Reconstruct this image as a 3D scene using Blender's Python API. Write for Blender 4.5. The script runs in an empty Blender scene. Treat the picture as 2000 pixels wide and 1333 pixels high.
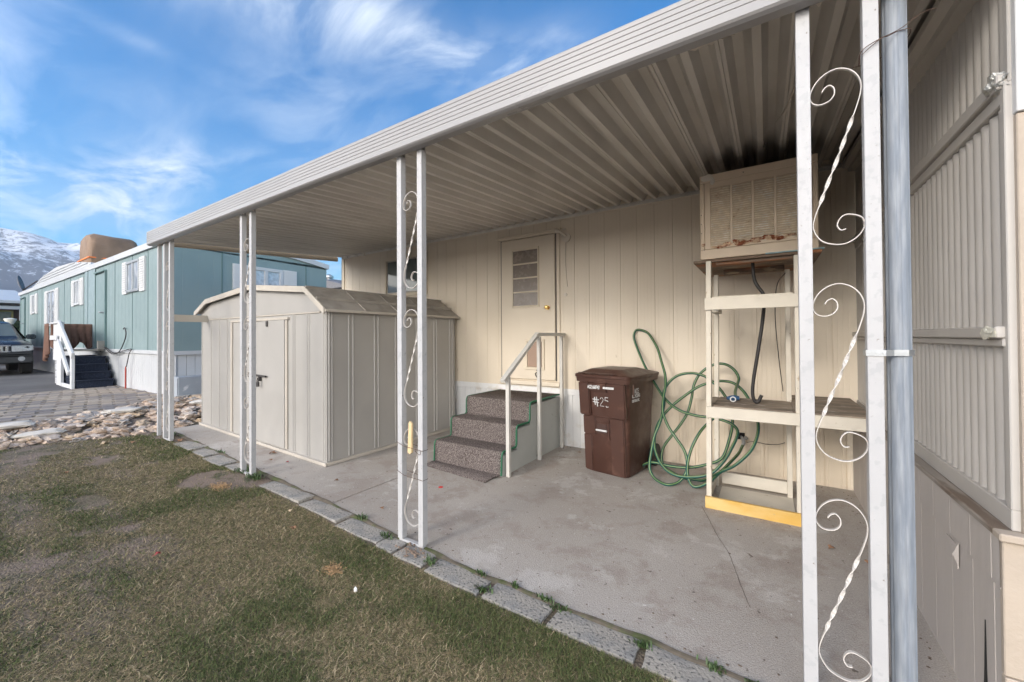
import bpy, bmesh, math, random
import numpy as np
from mathutils import Vector, Matrix, noise
R = math.radians
random.seed(7); rng = np.random.default_rng(7)
sc = bpy.context.scene
C = sc.collection

# ------------------------------------------------------------------ camera
cam = bpy.data.objects.new('camera', bpy.data.cameras.new('camera')); C.objects.link(cam)
cam.data.lens = 13.93; cam.data.sensor_width = 36; cam.data.shift_y = -15.5/2000
cam.data.clip_start = .05; cam.data.clip_end = 20000
yaw, pit, rol = R(32.71), R(.558), R(-.377)
fw = Vector((-math.sin(yaw)*math.cos(pit), math.cos(yaw)*math.cos(pit), math.sin(pit)))
rt = Vector((math.cos(yaw), math.sin(yaw), 0)); up = rt.cross(fw)
r2 = rt*math.cos(rol)+up*math.sin(rol); u2 = -rt*math.sin(rol)+up*math.cos(rol)
m = Matrix((r2, u2, -fw)).transposed().to_4x4(); m.translation = Vector((0, 0, 1.45))
cam.matrix_world = m
sc.camera = cam

# ------------------------------------------------------------------ sky, sun, exposure
SUN_EL, SUN_AZ = 22.0, 195.0      # azimuth: degrees clockwise from +Y (sun is behind the camera, a little left)
w = bpy.data.worlds.new('World'); sc.world = w; w.use_nodes = True
nt = w.node_tree; N = nt.nodes; L = nt.links; N.clear()
out = N.new('ShaderNodeOutputWorld'); bg = N.new('ShaderNodeBackground'); L.new(bg.outputs[0], out.inputs[0])
sky = N.new('ShaderNodeTexSky'); sky.sky_type = 'NISHITA'; sky.sun_disc = False
sky.sun_elevation = R(SUN_EL); sky.sun_rotation = R(SUN_AZ); sky.air_density = 1.0; sky.dust_density = .6; sky.ozone_density = 1.6
bg.inputs[1].default_value = .10
def wn(t, **k):
    n = N.new(t)
    for a, b in k.items(): setattr(n, a, b)
    return n
tc = wn('ShaderNodeTexCoord')
sep = wn('ShaderNodeSeparateXYZ'); L.new(tc.outputs['Generated'], sep.inputs[0])
def wmath(op, a, b=None, clamp=False):
    n = wn('ShaderNodeMath', operation=op, use_clamp=clamp)
    for i, v in enumerate((a, b)):
        if v is None: continue
        if isinstance(v, (int, float)): n.inputs[i].default_value = v
        else: L.new(v, n.inputs[i])
    return n.outputs[0]
zc = wmath('ADD', wmath('MAXIMUM', sep.outputs[2], .0), .12)
cx_ = wmath('DIVIDE', sep.outputs[0], zc); cy_ = wmath('DIVIDE', sep.outputs[1], zc)
cmb = wn('ShaderNodeCombineXYZ'); L.new(cx_, cmb.inputs[0]); L.new(cy_, cmb.inputs[1])
mp = wn('ShaderNodeMapping'); L.new(cmb.outputs[0], mp.inputs[0]); mp.inputs['Rotation'].default_value = (0, 0, R(-35)); mp.inputs['Scale'].default_value = (1.0, 1.9, 1)
nz = wn('ShaderNodeTexNoise'); L.new(mp.outputs[0], nz.inputs[0]); nz.inputs['Scale'].default_value = 2.0; nz.inputs['Detail'].default_value = 9; nz.inputs['Roughness'].default_value = .62; nz.inputs['Distortion'].default_value = .5
def pixdir(px, py):
    v = fw + r2*((px-1000)/774) - u2*((py-651)/774); return v.normalized()
# wisps and patches of thin cloud, each a soft patch round one direction of the sky
acc = None
for (px, py, sx, sy, rot, amp) in ((600, 25, .26, .05, 0, 1.15), (760, 40, .20, .05, 14, .9), (930, 105, .22, .035, 14, .75), (1080, 80, .1, .03, -5, .5), (60, 400, .24, .05, 0, .85), (150, 395, .12, .06, 0, .7),
                               (270, 365, .10, .06, -25, 1.1), (312, 338, .06, .028, -28, 1.2), (430, 300, .18, .028, -12, .5), (600, 215, .14, .09, 5, .62), (240, 225, .20, .08, 10, .3), (48, 310, .018, .03, 0, .6), (200, 47, .09, .012, 6, .5), (660, 540, .3, .08, 0, 1.0), (880, 170, .3, .12, 0, .35)):
    d = pixdir(px, py); e = d.cross(Vector((0, 0, 1))).normalized(); f_ = e.cross(d)
    ca, sa = math.cos(R(-rot)), math.sin(R(-rot)); a1 = e*ca+f_*sa; a2 = -e*sa+f_*ca
    def dotn(v):
        n = wn('ShaderNodeVectorMath', operation='DOT_PRODUCT'); L.new(tc.outputs['Generated'], n.inputs[0]); n.inputs[1].default_value = v; return n.outputs['Value']
    q = wmath('ADD', wmath('POWER', wmath('ABSOLUTE', dotn(a1/sx)), 2.0), wmath('POWER', wmath('ABSOLUTE', dotn(a2/sy)), 2.0))
    g = wmath('MULTIPLY', wmath('MULTIPLY', wmath('EXPONENT', wmath('MULTIPLY', q, -1.0)), amp), wmath('GREATER_THAN', dotn(d), 0.0))
    acc = g if acc is None else wmath('ADD', acc, g)
nr = wn('ShaderNodeMapRange'); L.new(nz.outputs['Fac'], nr.inputs[0]); nr.inputs[1].default_value = .42; nr.inputs[2].default_value = .70
cf = wmath('MULTIPLY', acc, wmath('ADD', wmath('MULTIPLY', nr.outputs[0], .80), .13))
cfc = wmath('MINIMUM', wmath('MULTIPLY', cf, .60), .95)
hs = wn('ShaderNodeHueSaturation'); L.new(sky.outputs[0], hs.inputs['Color']); hs.inputs['Saturation'].default_value = 2.05; hs.inputs['Value'].default_value = 1.02; hs.inputs['Hue'].default_value = .503
mixc = wn('ShaderNodeMix', data_type='RGBA'); L.new(cfc, mixc.inputs[0]); L.new(hs.outputs[0], mixc.inputs[6]); mixc.inputs[7].default_value = (4.9, 5.3, 5.8, 1)
# unseen bright cloud bank, added behind the camera to light under the roof
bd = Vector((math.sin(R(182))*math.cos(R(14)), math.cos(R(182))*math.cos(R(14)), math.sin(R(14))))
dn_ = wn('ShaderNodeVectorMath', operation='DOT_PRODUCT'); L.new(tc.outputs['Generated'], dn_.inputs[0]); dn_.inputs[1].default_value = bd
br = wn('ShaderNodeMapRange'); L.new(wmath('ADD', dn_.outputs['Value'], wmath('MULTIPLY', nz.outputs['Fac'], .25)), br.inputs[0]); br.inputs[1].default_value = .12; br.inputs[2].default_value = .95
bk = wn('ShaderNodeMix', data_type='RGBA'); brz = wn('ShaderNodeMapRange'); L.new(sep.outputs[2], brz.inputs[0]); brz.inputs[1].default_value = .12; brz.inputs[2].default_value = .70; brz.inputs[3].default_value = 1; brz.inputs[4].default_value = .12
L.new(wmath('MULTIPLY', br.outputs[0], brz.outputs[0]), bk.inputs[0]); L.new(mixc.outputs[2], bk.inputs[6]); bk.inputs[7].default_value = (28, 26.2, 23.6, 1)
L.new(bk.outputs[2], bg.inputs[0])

sd = bpy.data.lights.new('sun', 'SUN'); sd.energy = 1.1; sd.angle = R(16); sd.color = (1.0, .93, .84)
so = bpy.data.objects.new('sun', sd); C.objects.link(so)
az = R(SUN_AZ); el = R(SUN_EL)
sv = Vector((math.sin(az)*math.cos(el), math.cos(az)*math.cos(el), math.sin(el)))
so.rotation_euler = (-sv).to_track_quat('-Z', 'Y').to_euler(); so.location = (0, -10, 12)
sc.view_settings.view_transform = 'Standard'; sc.view_settings.look = 'None'; sc.view_settings.gamma = 1
sc.view_settings.exposure = 1.31

# ------------------------------------------------------------------ materials
def mat(name, col, rough=.6, var=.10, vs=3.0, col2=None, ms=6.0, mt=.55, mw=.06, bump=0, bs=60, metal=0, spec=.5, stretch=(1, 1, 1), c3=None, s3=30, t3=.68, det=6, voro=0):
    m = bpy.data.materials.new(name); m.use_nodes = True
    t = m.node_tree; n = t.nodes; l = t.links; b = n['Principled BSDF']
    b.inputs['Roughness'].default_value = rough; b.inputs['Metallic'].default_value = metal; b.inputs['Specular IOR Level'].default_value = spec
    co = n.new('ShaderNodeTexCoord'); mp = n.new('ShaderNodeMapping'); l.new(co.outputs['Object'], mp.inputs[0]); mp.inputs['Scale'].default_value = stretch
    def noise_(s, d=det):
        q = n.new('ShaderNodeTexNoise'); q.inputs['Scale'].default_value = s; q.inputs['Detail'].default_value = d; l.new(mp.outputs[0], q.inputs[0]); return q.outputs['Fac']
    def rng_(x, a, b_, c=0, d=1):
        q = n.new('ShaderNodeMapRange'); l.new(x, q.inputs[0]); q.inputs[1].default_value = a; q.inputs[2].default_value = b_; q.inputs[3].default_value = c; q.inputs[4].default_value = d; return q.outputs[0]
    def mx(f, a, b_, bt='MIX'):
        q = n.new('ShaderNodeMix'); q.data_type = 'RGBA'; q.blend_type = bt
        for i, v in ((0, f), (6, a), (7, b_)):
            if isinstance(v, (int, float)): q.inputs[i].default_value = v
            elif isinstance(v, tuple): q.inputs[i].default_value = (*v[:3], 1)
            else: l.new(v, q.inputs[i])
        return q.outputs[2]
    cur = tuple(col)
    v = rng_(noise_(vs), .25, .75, 1-var, 1+var)
    if col2: cur = mx(rng_(noise_(ms), mt-mw, mt+mw), cur, col2)
    if c3: cur = mx(rng_(noise_(s3), t3-.02, t3+.04), cur, c3)
    g = n.new('ShaderNodeVectorMath'); g.operation = 'SCALE'
    if isinstance(cur, tuple): g.inputs[0].default_value = cur[:3]
    else: l.new(cur, g.inputs[0])
    l.new(v, g.inputs['Scale']); l.new(g.outputs[0], b.inputs['Base Color'])
    rr = rng_(noise_(vs*2.3), .3, .7, max(0, rough-.08), min(1, rough+.08)); l.new(rr, b.inputs['Roughness'])
    if bump:
        bp = n.new('ShaderNodeBump'); bp.inputs['Strength'].default_value = 1; bp.inputs['Distance'].default_value = bump
        l.new(noise_(bs, 5), bp.inputs['Height']); l.new(bp.outputs[0], b.inputs['Normal'])
    m['_h'] = 1
    return m
M = {}
M['wall'] = mat('beige_siding_paint', (.70, .62, .51), .5, .05, 1.2, bump=.003, bs=5, stretch=(1, 1, .4), col2=(.64, .56, .45), ms=1.3, mt=.55, mw=.15, c3=(.50, .42, .31), s3=11, t3=.73)
M['skirt'] = mat('white_skirting', (.72, .72, .72), .5, .06, 3, col2=(.55, .50, .44), ms=4, mt=.62, mw=.08)
M['skirt_tan'] = mat('tan_skirting', (.68, .59, .47), .55, .06, 3, col2=(.42, .35, .27), ms=4, mt=.68, mw=.08)
M['annex'] = mat('greige_corrugated', (.48, .455, .425), .5, .06, 2, col2=(.44, .415, .385), ms=1.4, mt=.55, mw=.15)
M['annex_low'] = mat('greige_board', (.47, .43, .40), .65, .07, 3, bump=.002, bs=25, stretch=(1, 1, .25), c3=(.26, .21, .17), s3=9, t3=.70)
M['annex_tan'] = mat('tan_stucco', (.42, .355, .29), .7, .07, 3, bump=.003, bs=40, c3=(.36, .26, .18), s3=5, t3=.70)
M['cwhite'] = mat('white_trim_paint', (.6, .6, .6), .45, .05, 4)
M['roofpan'] = mat('carport_pan', (.74, .71, .66), .36, .10, 2.0, col2=(.64, .61, .56), ms=2.2, mt=.56, mw=.12, stretch=(3, .7, 1))
M['fascia'] = mat('fascia_paint', (.30, .293, .295), .35, .04, 2, stretch=(.3, 1, 1))
M['lip'] = mat('peeling_lip_paint', (.66, .60, .52), .6, .1, 5, col2=(.32, .27, .22), ms=9, mt=.56, mw=.06)
M['post'] = mat('flaking_white_post_paint', (.43, .43, .44), .45, .05, 5, col2=(.385, .388, .40), ms=30, mt=.60, mw=.03, bump=.0008, bs=70, c3=(.20, .17, .15), s3=46, t3=.685)
M['iron'] = mat('white_scroll_paint', (.56, .53, .50), .45, .08, 20, col2=(.5, .42, .36), ms=30, mt=.66, mw=.04)
M['galv'] = mat('galvanised_steel', (.20, .23, .275), .6, .14, 22, metal=.1, stretch=(6, 6, .5), col2=(.27, .295, .33), ms=9, mt=.52, mw=.12)
M['galv2'] = mat('strap_steel', (.42, .44, .46), .4, .15, 30, metal=.7)
M['rustwire'] = mat('rusty_wire', (.10, .06, .045), .8, .2, 40)
M['shed'] = mat('shed_paint', (.37, .355, .335), .42, .04, 2.0, col2=(.34, .325, .305), ms=1.2, mt=.55, mw=.2, bump=.004, bs=2.2)
M['shedroof'] = mat('shed_roof_paint', (.33, .305, .275), .5, .12, 4, col2=(.25, .23, .205), ms=5, mt=.55, mw=.1)
M['shedtrim'] = mat('shed_trim_paint', (.47, .43, .375), .45, .06, 4)
M['dark'] = mat('dark_metal', (.045, .04, .04), .5, .2, 20)
M['black'] = mat('black_gap', (.01, .01, .01), .9, .1)
M['concrete'] = None
M['block'] = mat('edging_concrete', (.34, .315, .28), .9, .12, 6, bump=.006, bs=70, c3=(.10, .095, .09), s3=55, t3=.60, col2=(.23, .225, .215), ms=7, mt=.55, mw=.1)
M['carpet'] = mat('flecked_carpet', (.22, .19, .18), 1, .10, 4, bump=.008, bs=160, c3=(.07, .055, .05), s3=120, t3=.52, col2=(.14, .12, .115), ms=80, mt=.5, mw=.05, spec=.1)
M['green'] = mat('green_edge_paint', (.02, .14, .07), .6, .2, 20)
M['stepside'] = mat('grey_step_paint', (.40, .41, .39), .6, .06, 4, c3=(.26, .25, .23), s3=9, t3=.70)
M['raily'] = mat('handrail_paint', (.50, .485, .455), .6, .08, 8, c3=(.30, .22, .15), s3=22, t3=.70)
M['bin'] = mat('brown_bin_plastic', (.062, .027, .019), .42, .10, 6, col2=(.10, .05, .036), ms=9, mt=.63, mw=.08, bump=.0006, bs=200)
M['letter'] = mat('white_lettering', (.6, .6, .6), .6, .05)
M['hose'] = None
M['rubber'] = mat('black_rubber', (.022, .02, .02), .55, .15, 20)
M['blue'] = mat('blue_connector', (.03, .09, .20), .4, .1)
M['brass'] = mat('brass', (.75, .52, .20), .25, .05, metal=.9)
M['wood'] = mat('painted_timber', (.60, .555, .475), .65, .08, 6, c3=(.36, .28, .19), s3=18, t3=.69, bump=.0015, bs=30, stretch=(1, 1, 1))
M['bench'] = mat('worn_bench_board', (.30, .245, .19), .85, .15, 6, col2=(.18, .145, .115), ms=7, mt=.5, mw=.1, c3=(.42, .38, .33), s3=24, t3=.62, bump=.003, bs=45, stretch=(.35, 1, 1))
M['yellow'] = mat('yellow_board_paint', (.62, .38, .09), .6, .08, 6, c3=(.5, .36, .18), s3=25, t3=.66, col2=(.66, .46, .18), ms=9, mt=.5, mw=.1, stretch=(.4, 1, 1))
M['ply'] = mat('weathered_plywood', (.17, .12, .085), .85, .2, 6, col2=(.30, .12, .05), ms=5, mt=.56, mw=.05, c3=(.38, .30, .2), s3=16, t3=.62, bump=.004, bs=30, stretch=(.4, 1, 3))
M['cooler'] = mat('tan_cooler_paint', (.68, .55, .41), .5, .06, 5, c3=(.24, .08, .03), s3=7, t3=.74)
M['grille'] = mat('scaled_grille', (.80, .70, .56), .75, .25, 20, c3=(.85, .80, .72), s3=16, t3=.56, col2=(.52, .36, .22), ms=14, mt=.64, mw=.04, bump=.003, bs=70)
M['crust'] = mat('rust_crust', (.20, .06, .025), .9, .3, 20, col2=(.6, .42, .28), ms=25, mt=.5, mw=.05, bump=.004, bs=80)
M['glass'] = mat('window_glass', (.10, .125, .125), .04, .25, 1.4, spec=1.0)
M['paleglass'] = mat('painted_reflection_glass', (.26, .30, .35), .06, .35, 2.2, spec=1.0, col2=(.48, .50, .54), ms=1.6, mt=.55, mw=.05)  # sky reflection painted into the pane colour as pale patches
M['glassdim'] = mat('louvre_glass', (.20, .165, .14), .25, .15, 9, spec=.6)
M['frame'] = mat('cream_frame', (.66, .58, .46), .5, .05)
M['plastic'] = mat('pale_plastic', (.66, .60, .52), .4, .05)
M['flap'] = mat('pet_flap', (.34, .23, .17), .4, .1, spec=.6)
M['teal'] = mat('teal_siding', (.19, .262, .272), .5, .05, 1.2, col2=(.215, .287, .297), ms=.8, mt=.55, mw=.2)
M['teald'] = mat('teal_door', (.18, .255, .265), .45, .04, 1)
M['white2'] = mat('white_metal_trim', (.50, .515, .535), .4, .06, 2)
M['shutter'] = mat('white_shutter', (.60, .61, .62), .5, .03)
M['navy'] = mat('navy_step_carpet', (.018, .024, .042), .95, .2, 20, spec=.2, c3=(.04, .05, .07), s3=60, t3=.6)
M['oldwhite'] = mat('worn_white_boards', (.56, .57, .59), .6, .05, 5, c3=(.18, .15, .13), s3=9, t3=.69)
M['blanket'] = mat('brown_blanket', (.17, .10, .078), .95, .15, 12, bump=.006, bs=60, spec=.1)
M['tarp'] = mat('tan_tarp', (.25, .165, .11), .7, .10, 3, col2=(.20, .13, .085), ms=2.5, mt=.5, mw=.15, bump=.02, bs=3)
M['orange'] = mat('orange_strap', (.85, .22, .05), .6, .05)
M['red'] = mat('red_pipe_paint', (.32, .04, .03), .5, .1)
M['asphalt'] = mat('asphalt', (.075, .072, .074), .9, .2, .5, bump=.006, bs=60, c3=(.18, .17, .17), s3=80, t3=.64, col2=(.11, .105, .105), ms=.5, mt=.5, mw=.15)
M['carpaint'] = mat('grey_car_paint', (.03, .037, .048), .22, .03, 1, metal=.55, spec=.8)
M['carblack'] = mat('black_bumper', (.03, .032, .036), .5, .05)
M['chrome'] = mat('chrome', (.75, .76, .78), .18, .03, metal=.95)
M['lens'] = mat('headlamp_lens', (.38, .40, .42), .08, .2, 30, spec=1)
M['tyre'] = mat('tyre', (.02, .02, .02), .85, .1)
M['brownh'] = mat('brown_house_wall', (.10, .055, .04), .7, .1)
M['redwood'] = mat('red_porch_rail', (.22, .05, .03), .7, .1)
M['hedge'] = mat('hedge_leaves', (.035, .065, .028), .7, .3, 3)
M['shingle'] = mat('grey_shingles', (.17, .17, .185), .85, .25, 7, stretch=(1, 1, 3))
M['moss'] = mat('mossy_joint_soil', (.07, .065, .04), .95, .2, 3, col2=(.07, .10, .025), ms=1.2, mt=.52, mw=.08)
M['pav0'] = mat('paver_grey', (.25, .215, .19), .9, .12, 5, bump=.004, bs=40); M['pav1'] = mat('paver_tan', (.31, .26, .21), .9, .12, 5, bump=.004, bs=40); M['pav2'] = mat('paver_pale', (.35, .30, .25), .9, .12, 5, bump=.004, bs=40); M['pav3'] = mat('paver_dark', (.19, .17, .165), .9, .12, 5, bump=.004, bs=40)
M['ledge'] = mat('grey_ledge', (.30, .33, .37), .7, .08, 3, c3=(.5, .52, .55), s3=6, t3=.68)
M['rock0'] = mat('sandstone', (.58, .45, .35), .85, .12, 4, col2=(.44, .33, .245), ms=9, mt=.55, mw=.1, bump=.006, bs=30)
M['rock1'] = mat('pale_stone', (.62, .53, .455), .85, .1, 4, col2=(.50, .41, .34), ms=9, mt=.55, mw=.1, bump=.006, bs=30)
M['rock2'] = mat('grey_stone', (.46, .41, .365), .85, .1, 4, bump=.006, bs=30)
M['rock3'] = mat('ochre_stone', (.50, .385, .27), .85, .1, 4, bump=.006, bs=30)
M['pale_slab'] = mat('pale_flat_stone', (.50, .475, .44), .85, .06, 6, bump=.003, bs=30)
M['leaf'] = mat('dry_leaf', (.24, .13, .075), .8, .2, 30)
M['leafpale'] = mat('pale_dry_leaf', (.55, .42, .28), .8, .2, 30)
M['redleaf'] = mat('red_leaf', (.34, .04, .04), .7, .2, 30)
M['redspot'] = mat('red_chip', (.6, .02, .02), .5, .05)
M['weed'] = mat('weed_leaf', (.055, .095, .03), .6, .25, 12)
M['hay'] = mat('straw_heap', (.42, .27, .14), .9, .2, 40)
M['paper'] = mat('white_scrap', (.75, .75, .75), .7, .05)

def nodes_of(name):
    m = bpy.data.materials.new(name); m.use_nodes = True
    t = m.node_tree; return m, t.nodes, t.links, t.nodes['Principled BSDF']
class NB:
    """small node builder"""
    def __init__(s, n, l): s.n, s.l = n, l; s.co = n.new('ShaderNodeTexCoord').outputs['Object']
    def noise(s, sc_, d=6, v=None, dist=0, r=.5):
        q = s.n.new('ShaderNodeTexNoise'); q.inputs['Scale'].default_value = sc_; q.inputs['Detail'].default_value = d; q.inputs['Distortion'].default_value = dist; q.inputs['Roughness'].default_value = r
        s.l.new(v or s.co, q.inputs[0]); return q.outputs['Fac']
    def rng(s, x, a, b, c=0., d=1.):
        q = s.n.new('ShaderNodeMapRange'); s.l.new(x, q.inputs[0])
        for i, v in enumerate((a, b, c, d)): q.inputs[i+1].default_value = v
        return q.outputs[0]
    def mix(s, f, a, b, bt='MIX'):
        q = s.n.new('ShaderNodeMix'); q.data_type = 'RGBA'; q.blend_type = bt
        for i, v in ((0, f), (6, a), (7, b)):
            if isinstance(v, (int, float)): q.inputs[i].default_value = v
            elif isinstance(v, tuple): q.inputs[i].default_value = (*v[:3], 1)
            else: s.l.new(v, q.inputs[i])
        return q.outputs[2]
    def m(s, op, a, b=0., c=None):
        q = s.n.new('ShaderNodeMath'); q.operation = op
        for i, v in enumerate((a, b, c)):
            if v is None: continue
            if isinstance(v, (int, float)): q.inputs[i].default_value = v
            else: s.l.new(v, q.inputs[i])
        return q.outputs[0]
    def map(s, scale=(1, 1, 1), rot=(0, 0, 0), loc=(0, 0, 0)):
        q = s.n.new('ShaderNodeMapping'); s.l.new(s.co, q.inputs[0]); q.inputs['Scale'].default_value = scale; q.inputs['Rotation'].default_value = rot; q.inputs['Location'].default_value = loc; return q.outputs[0]
    def bump(s, h, dist, bsdf):
        q = s.n.new('ShaderNodeBump'); q.inputs['Distance'].default_value = dist; s.l.new(h, q.inputs['Height']); s.l.new(q.outputs[0], bsdf.inputs['Normal'])
# concrete slab: broom finish, worn smooth patches, brown stains, small pocks
mm, n, l, b = nodes_of('patio_concrete'); B = NB(n, l); M['concrete'] = mm
c = B.mix(B.rng(B.noise(.8, 5), .38, .66), (.42, .385, .35), (.36, .325, .29))
c = B.mix(B.rng(B.noise(2.6, 13, dist=.25, r=.74), .50, .60, 0, .75), c, (.31, .265, .23))
c = B.mix(B.rng(B.noise(1.9, 13, B.map(loc=(5, 3, 0)), dist=.2, r=.72), .56, .61, 0, .6), c, (.52, .495, .465))
c = B.mix(B.rng(B.noise(26, 3), .70, .73, 0, .8), c, (.11, .085, .07))
c = B.mix(B.rng(B.noise(40, 2, B.map(loc=(9, 2, 0))), .72, .75, 0, .8), c, (.60, .58, .56))
gs = n.new('ShaderNodeVectorMath'); gs.operation = 'SCALE'; l.new(c, gs.inputs[0]); l.new(B.rng(B.noise(170, 3), .3, .7, .8, 1.18), gs.inputs['Scale']); l.new(gs.outputs[0], b.inputs['Base Color'])
b.inputs['Roughness'].default_value = .85; c9 = None; B.bump(B.noise(150, 4), .004, b)
# soil under the lawn
mm, n, l, b = nodes_of('lawn_soil'); B = NB(n, l); M['soil'] = mm
c = B.mix(B.rng(B.noise(1.4, 6, r=.6), .42, .62), (.22, .165, .135), (.13, .105, .07))
c = B.mix(B.rng(B.noise(6, 6), .52, .66), c, (.06, .062, .032))
c = B.mix(B.rng(B.noise(60, 4), .5, .7, 0, .8), c, (.25, .20, .14))
l.new(c, b.inputs['Base Color']); b.inputs['Roughness'].default_value = .95; B.bump(B.noise(70, 6), .02, b)
# clay pavers with moss
mm, n, l, b = nodes_of('driveway_pavers'); B = NB(n, l); M['paver'] = mm
dn = n.new('ShaderNodeTexNoise'); dn.inputs['Scale'].default_value = 1.6; l.new(B.co, dn.inputs[0])
ds = n.new('ShaderNodeVectorMath'); ds.operation = 'MULTIPLY_ADD'; l.new(dn.outputs['Color'], ds.inputs[0]); ds.inputs[1].default_value = (.30, .30, 0); l.new(B.map(rot=(0, 0, R(78))), ds.inputs[2])
bt = n.new('ShaderNodeTexBrick'); l.new(ds.outputs[0], bt.inputs[0]); bt.inputs['Scale'].default_value = 1; bt.inputs['Brick Width'].default_value = .42; bt.inputs['Row Height'].default_value = .24; bt.inputs['Mortar Size'].default_value = .020; bt.inputs['Mortar Smooth'].default_value = .3
bt.inputs['Color1'].default_value = (.33, .29, .255, 1); bt.inputs['Color2'].default_value = (.20, .185, .175, 1); bt.inputs['Mortar'].default_value = (.045, .04, .03, 1)
c = B.mix(B.m('MULTIPLY', bt.outputs['Fac'], B.rng(B.noise(1.1, 4), .45, .6)), bt.outputs['Color'], (.06, .085, .02))
c = B.mix(B.rng(B.noise(5, 5), .4, .7, 0, .4), c, (.27, .24, .205)); l.new(c, b.inputs['Base Color']); b.inputs['Roughness'].default_value = .9
B.bump(B.m('SUBTRACT', B.noise(40, 3), B.m('MULTIPLY', bt.outputs['Fac'], 3.0)), .012, b)
# hose
mm, n, l, b = nodes_of('green_hose_rubber'); M['hose'] = mm
b.inputs['Base Color'].default_value = (.010, .085, .062, 1); b.inputs['Roughness'].default_value = .35
M['hosestripe'] = mat('yellow_hose_stripe', (.16, .22, .07), .4, .05)
# carport ceiling: add soot round the cooler, then a browner tone towards the right end
B = NB(M['roofpan'].node_tree.nodes, M['roofpan'].node_tree.links); n, l = B.n, B.l; b = n['Principled BSDF']
src = b.inputs['Base Color'].links[0].from_socket
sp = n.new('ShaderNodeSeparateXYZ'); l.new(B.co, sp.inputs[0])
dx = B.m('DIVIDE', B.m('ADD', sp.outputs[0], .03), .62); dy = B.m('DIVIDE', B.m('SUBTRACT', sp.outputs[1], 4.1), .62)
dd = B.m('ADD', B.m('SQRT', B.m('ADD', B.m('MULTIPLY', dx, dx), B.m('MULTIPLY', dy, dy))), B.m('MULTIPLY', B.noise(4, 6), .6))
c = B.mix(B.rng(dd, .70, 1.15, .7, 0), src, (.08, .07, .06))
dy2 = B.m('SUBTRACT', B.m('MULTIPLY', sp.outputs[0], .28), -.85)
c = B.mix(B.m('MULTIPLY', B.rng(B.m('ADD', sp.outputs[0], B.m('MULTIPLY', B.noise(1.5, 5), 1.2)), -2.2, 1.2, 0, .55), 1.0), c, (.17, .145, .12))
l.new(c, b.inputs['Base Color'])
# mountain: snow over rock and scrub
mm, n, l, b = nodes_of('snowy_mountain'); B = NB(n, l); M['mount'] = mm
geo = n.new('ShaderNodeNewGeometry'); sp = n.new('ShaderNodeSeparateXYZ'); l.new(B.co, sp.inputs[0])
hfac = B.rng(sp.outputs[2], 120, 420, -.16, .06)
nn = B.m('ADD', B.noise(.030, 14, B.map(scale=(1, 1, .6)), dist=.5, r=.78), hfac)
c = B.mix(B.rng(nn, .48, .56), (.11, .12, .15), (.80, .82, .86))
l.new(c, b.inputs['Base Color']); b.inputs['Roughness'].default_value = .9

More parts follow.
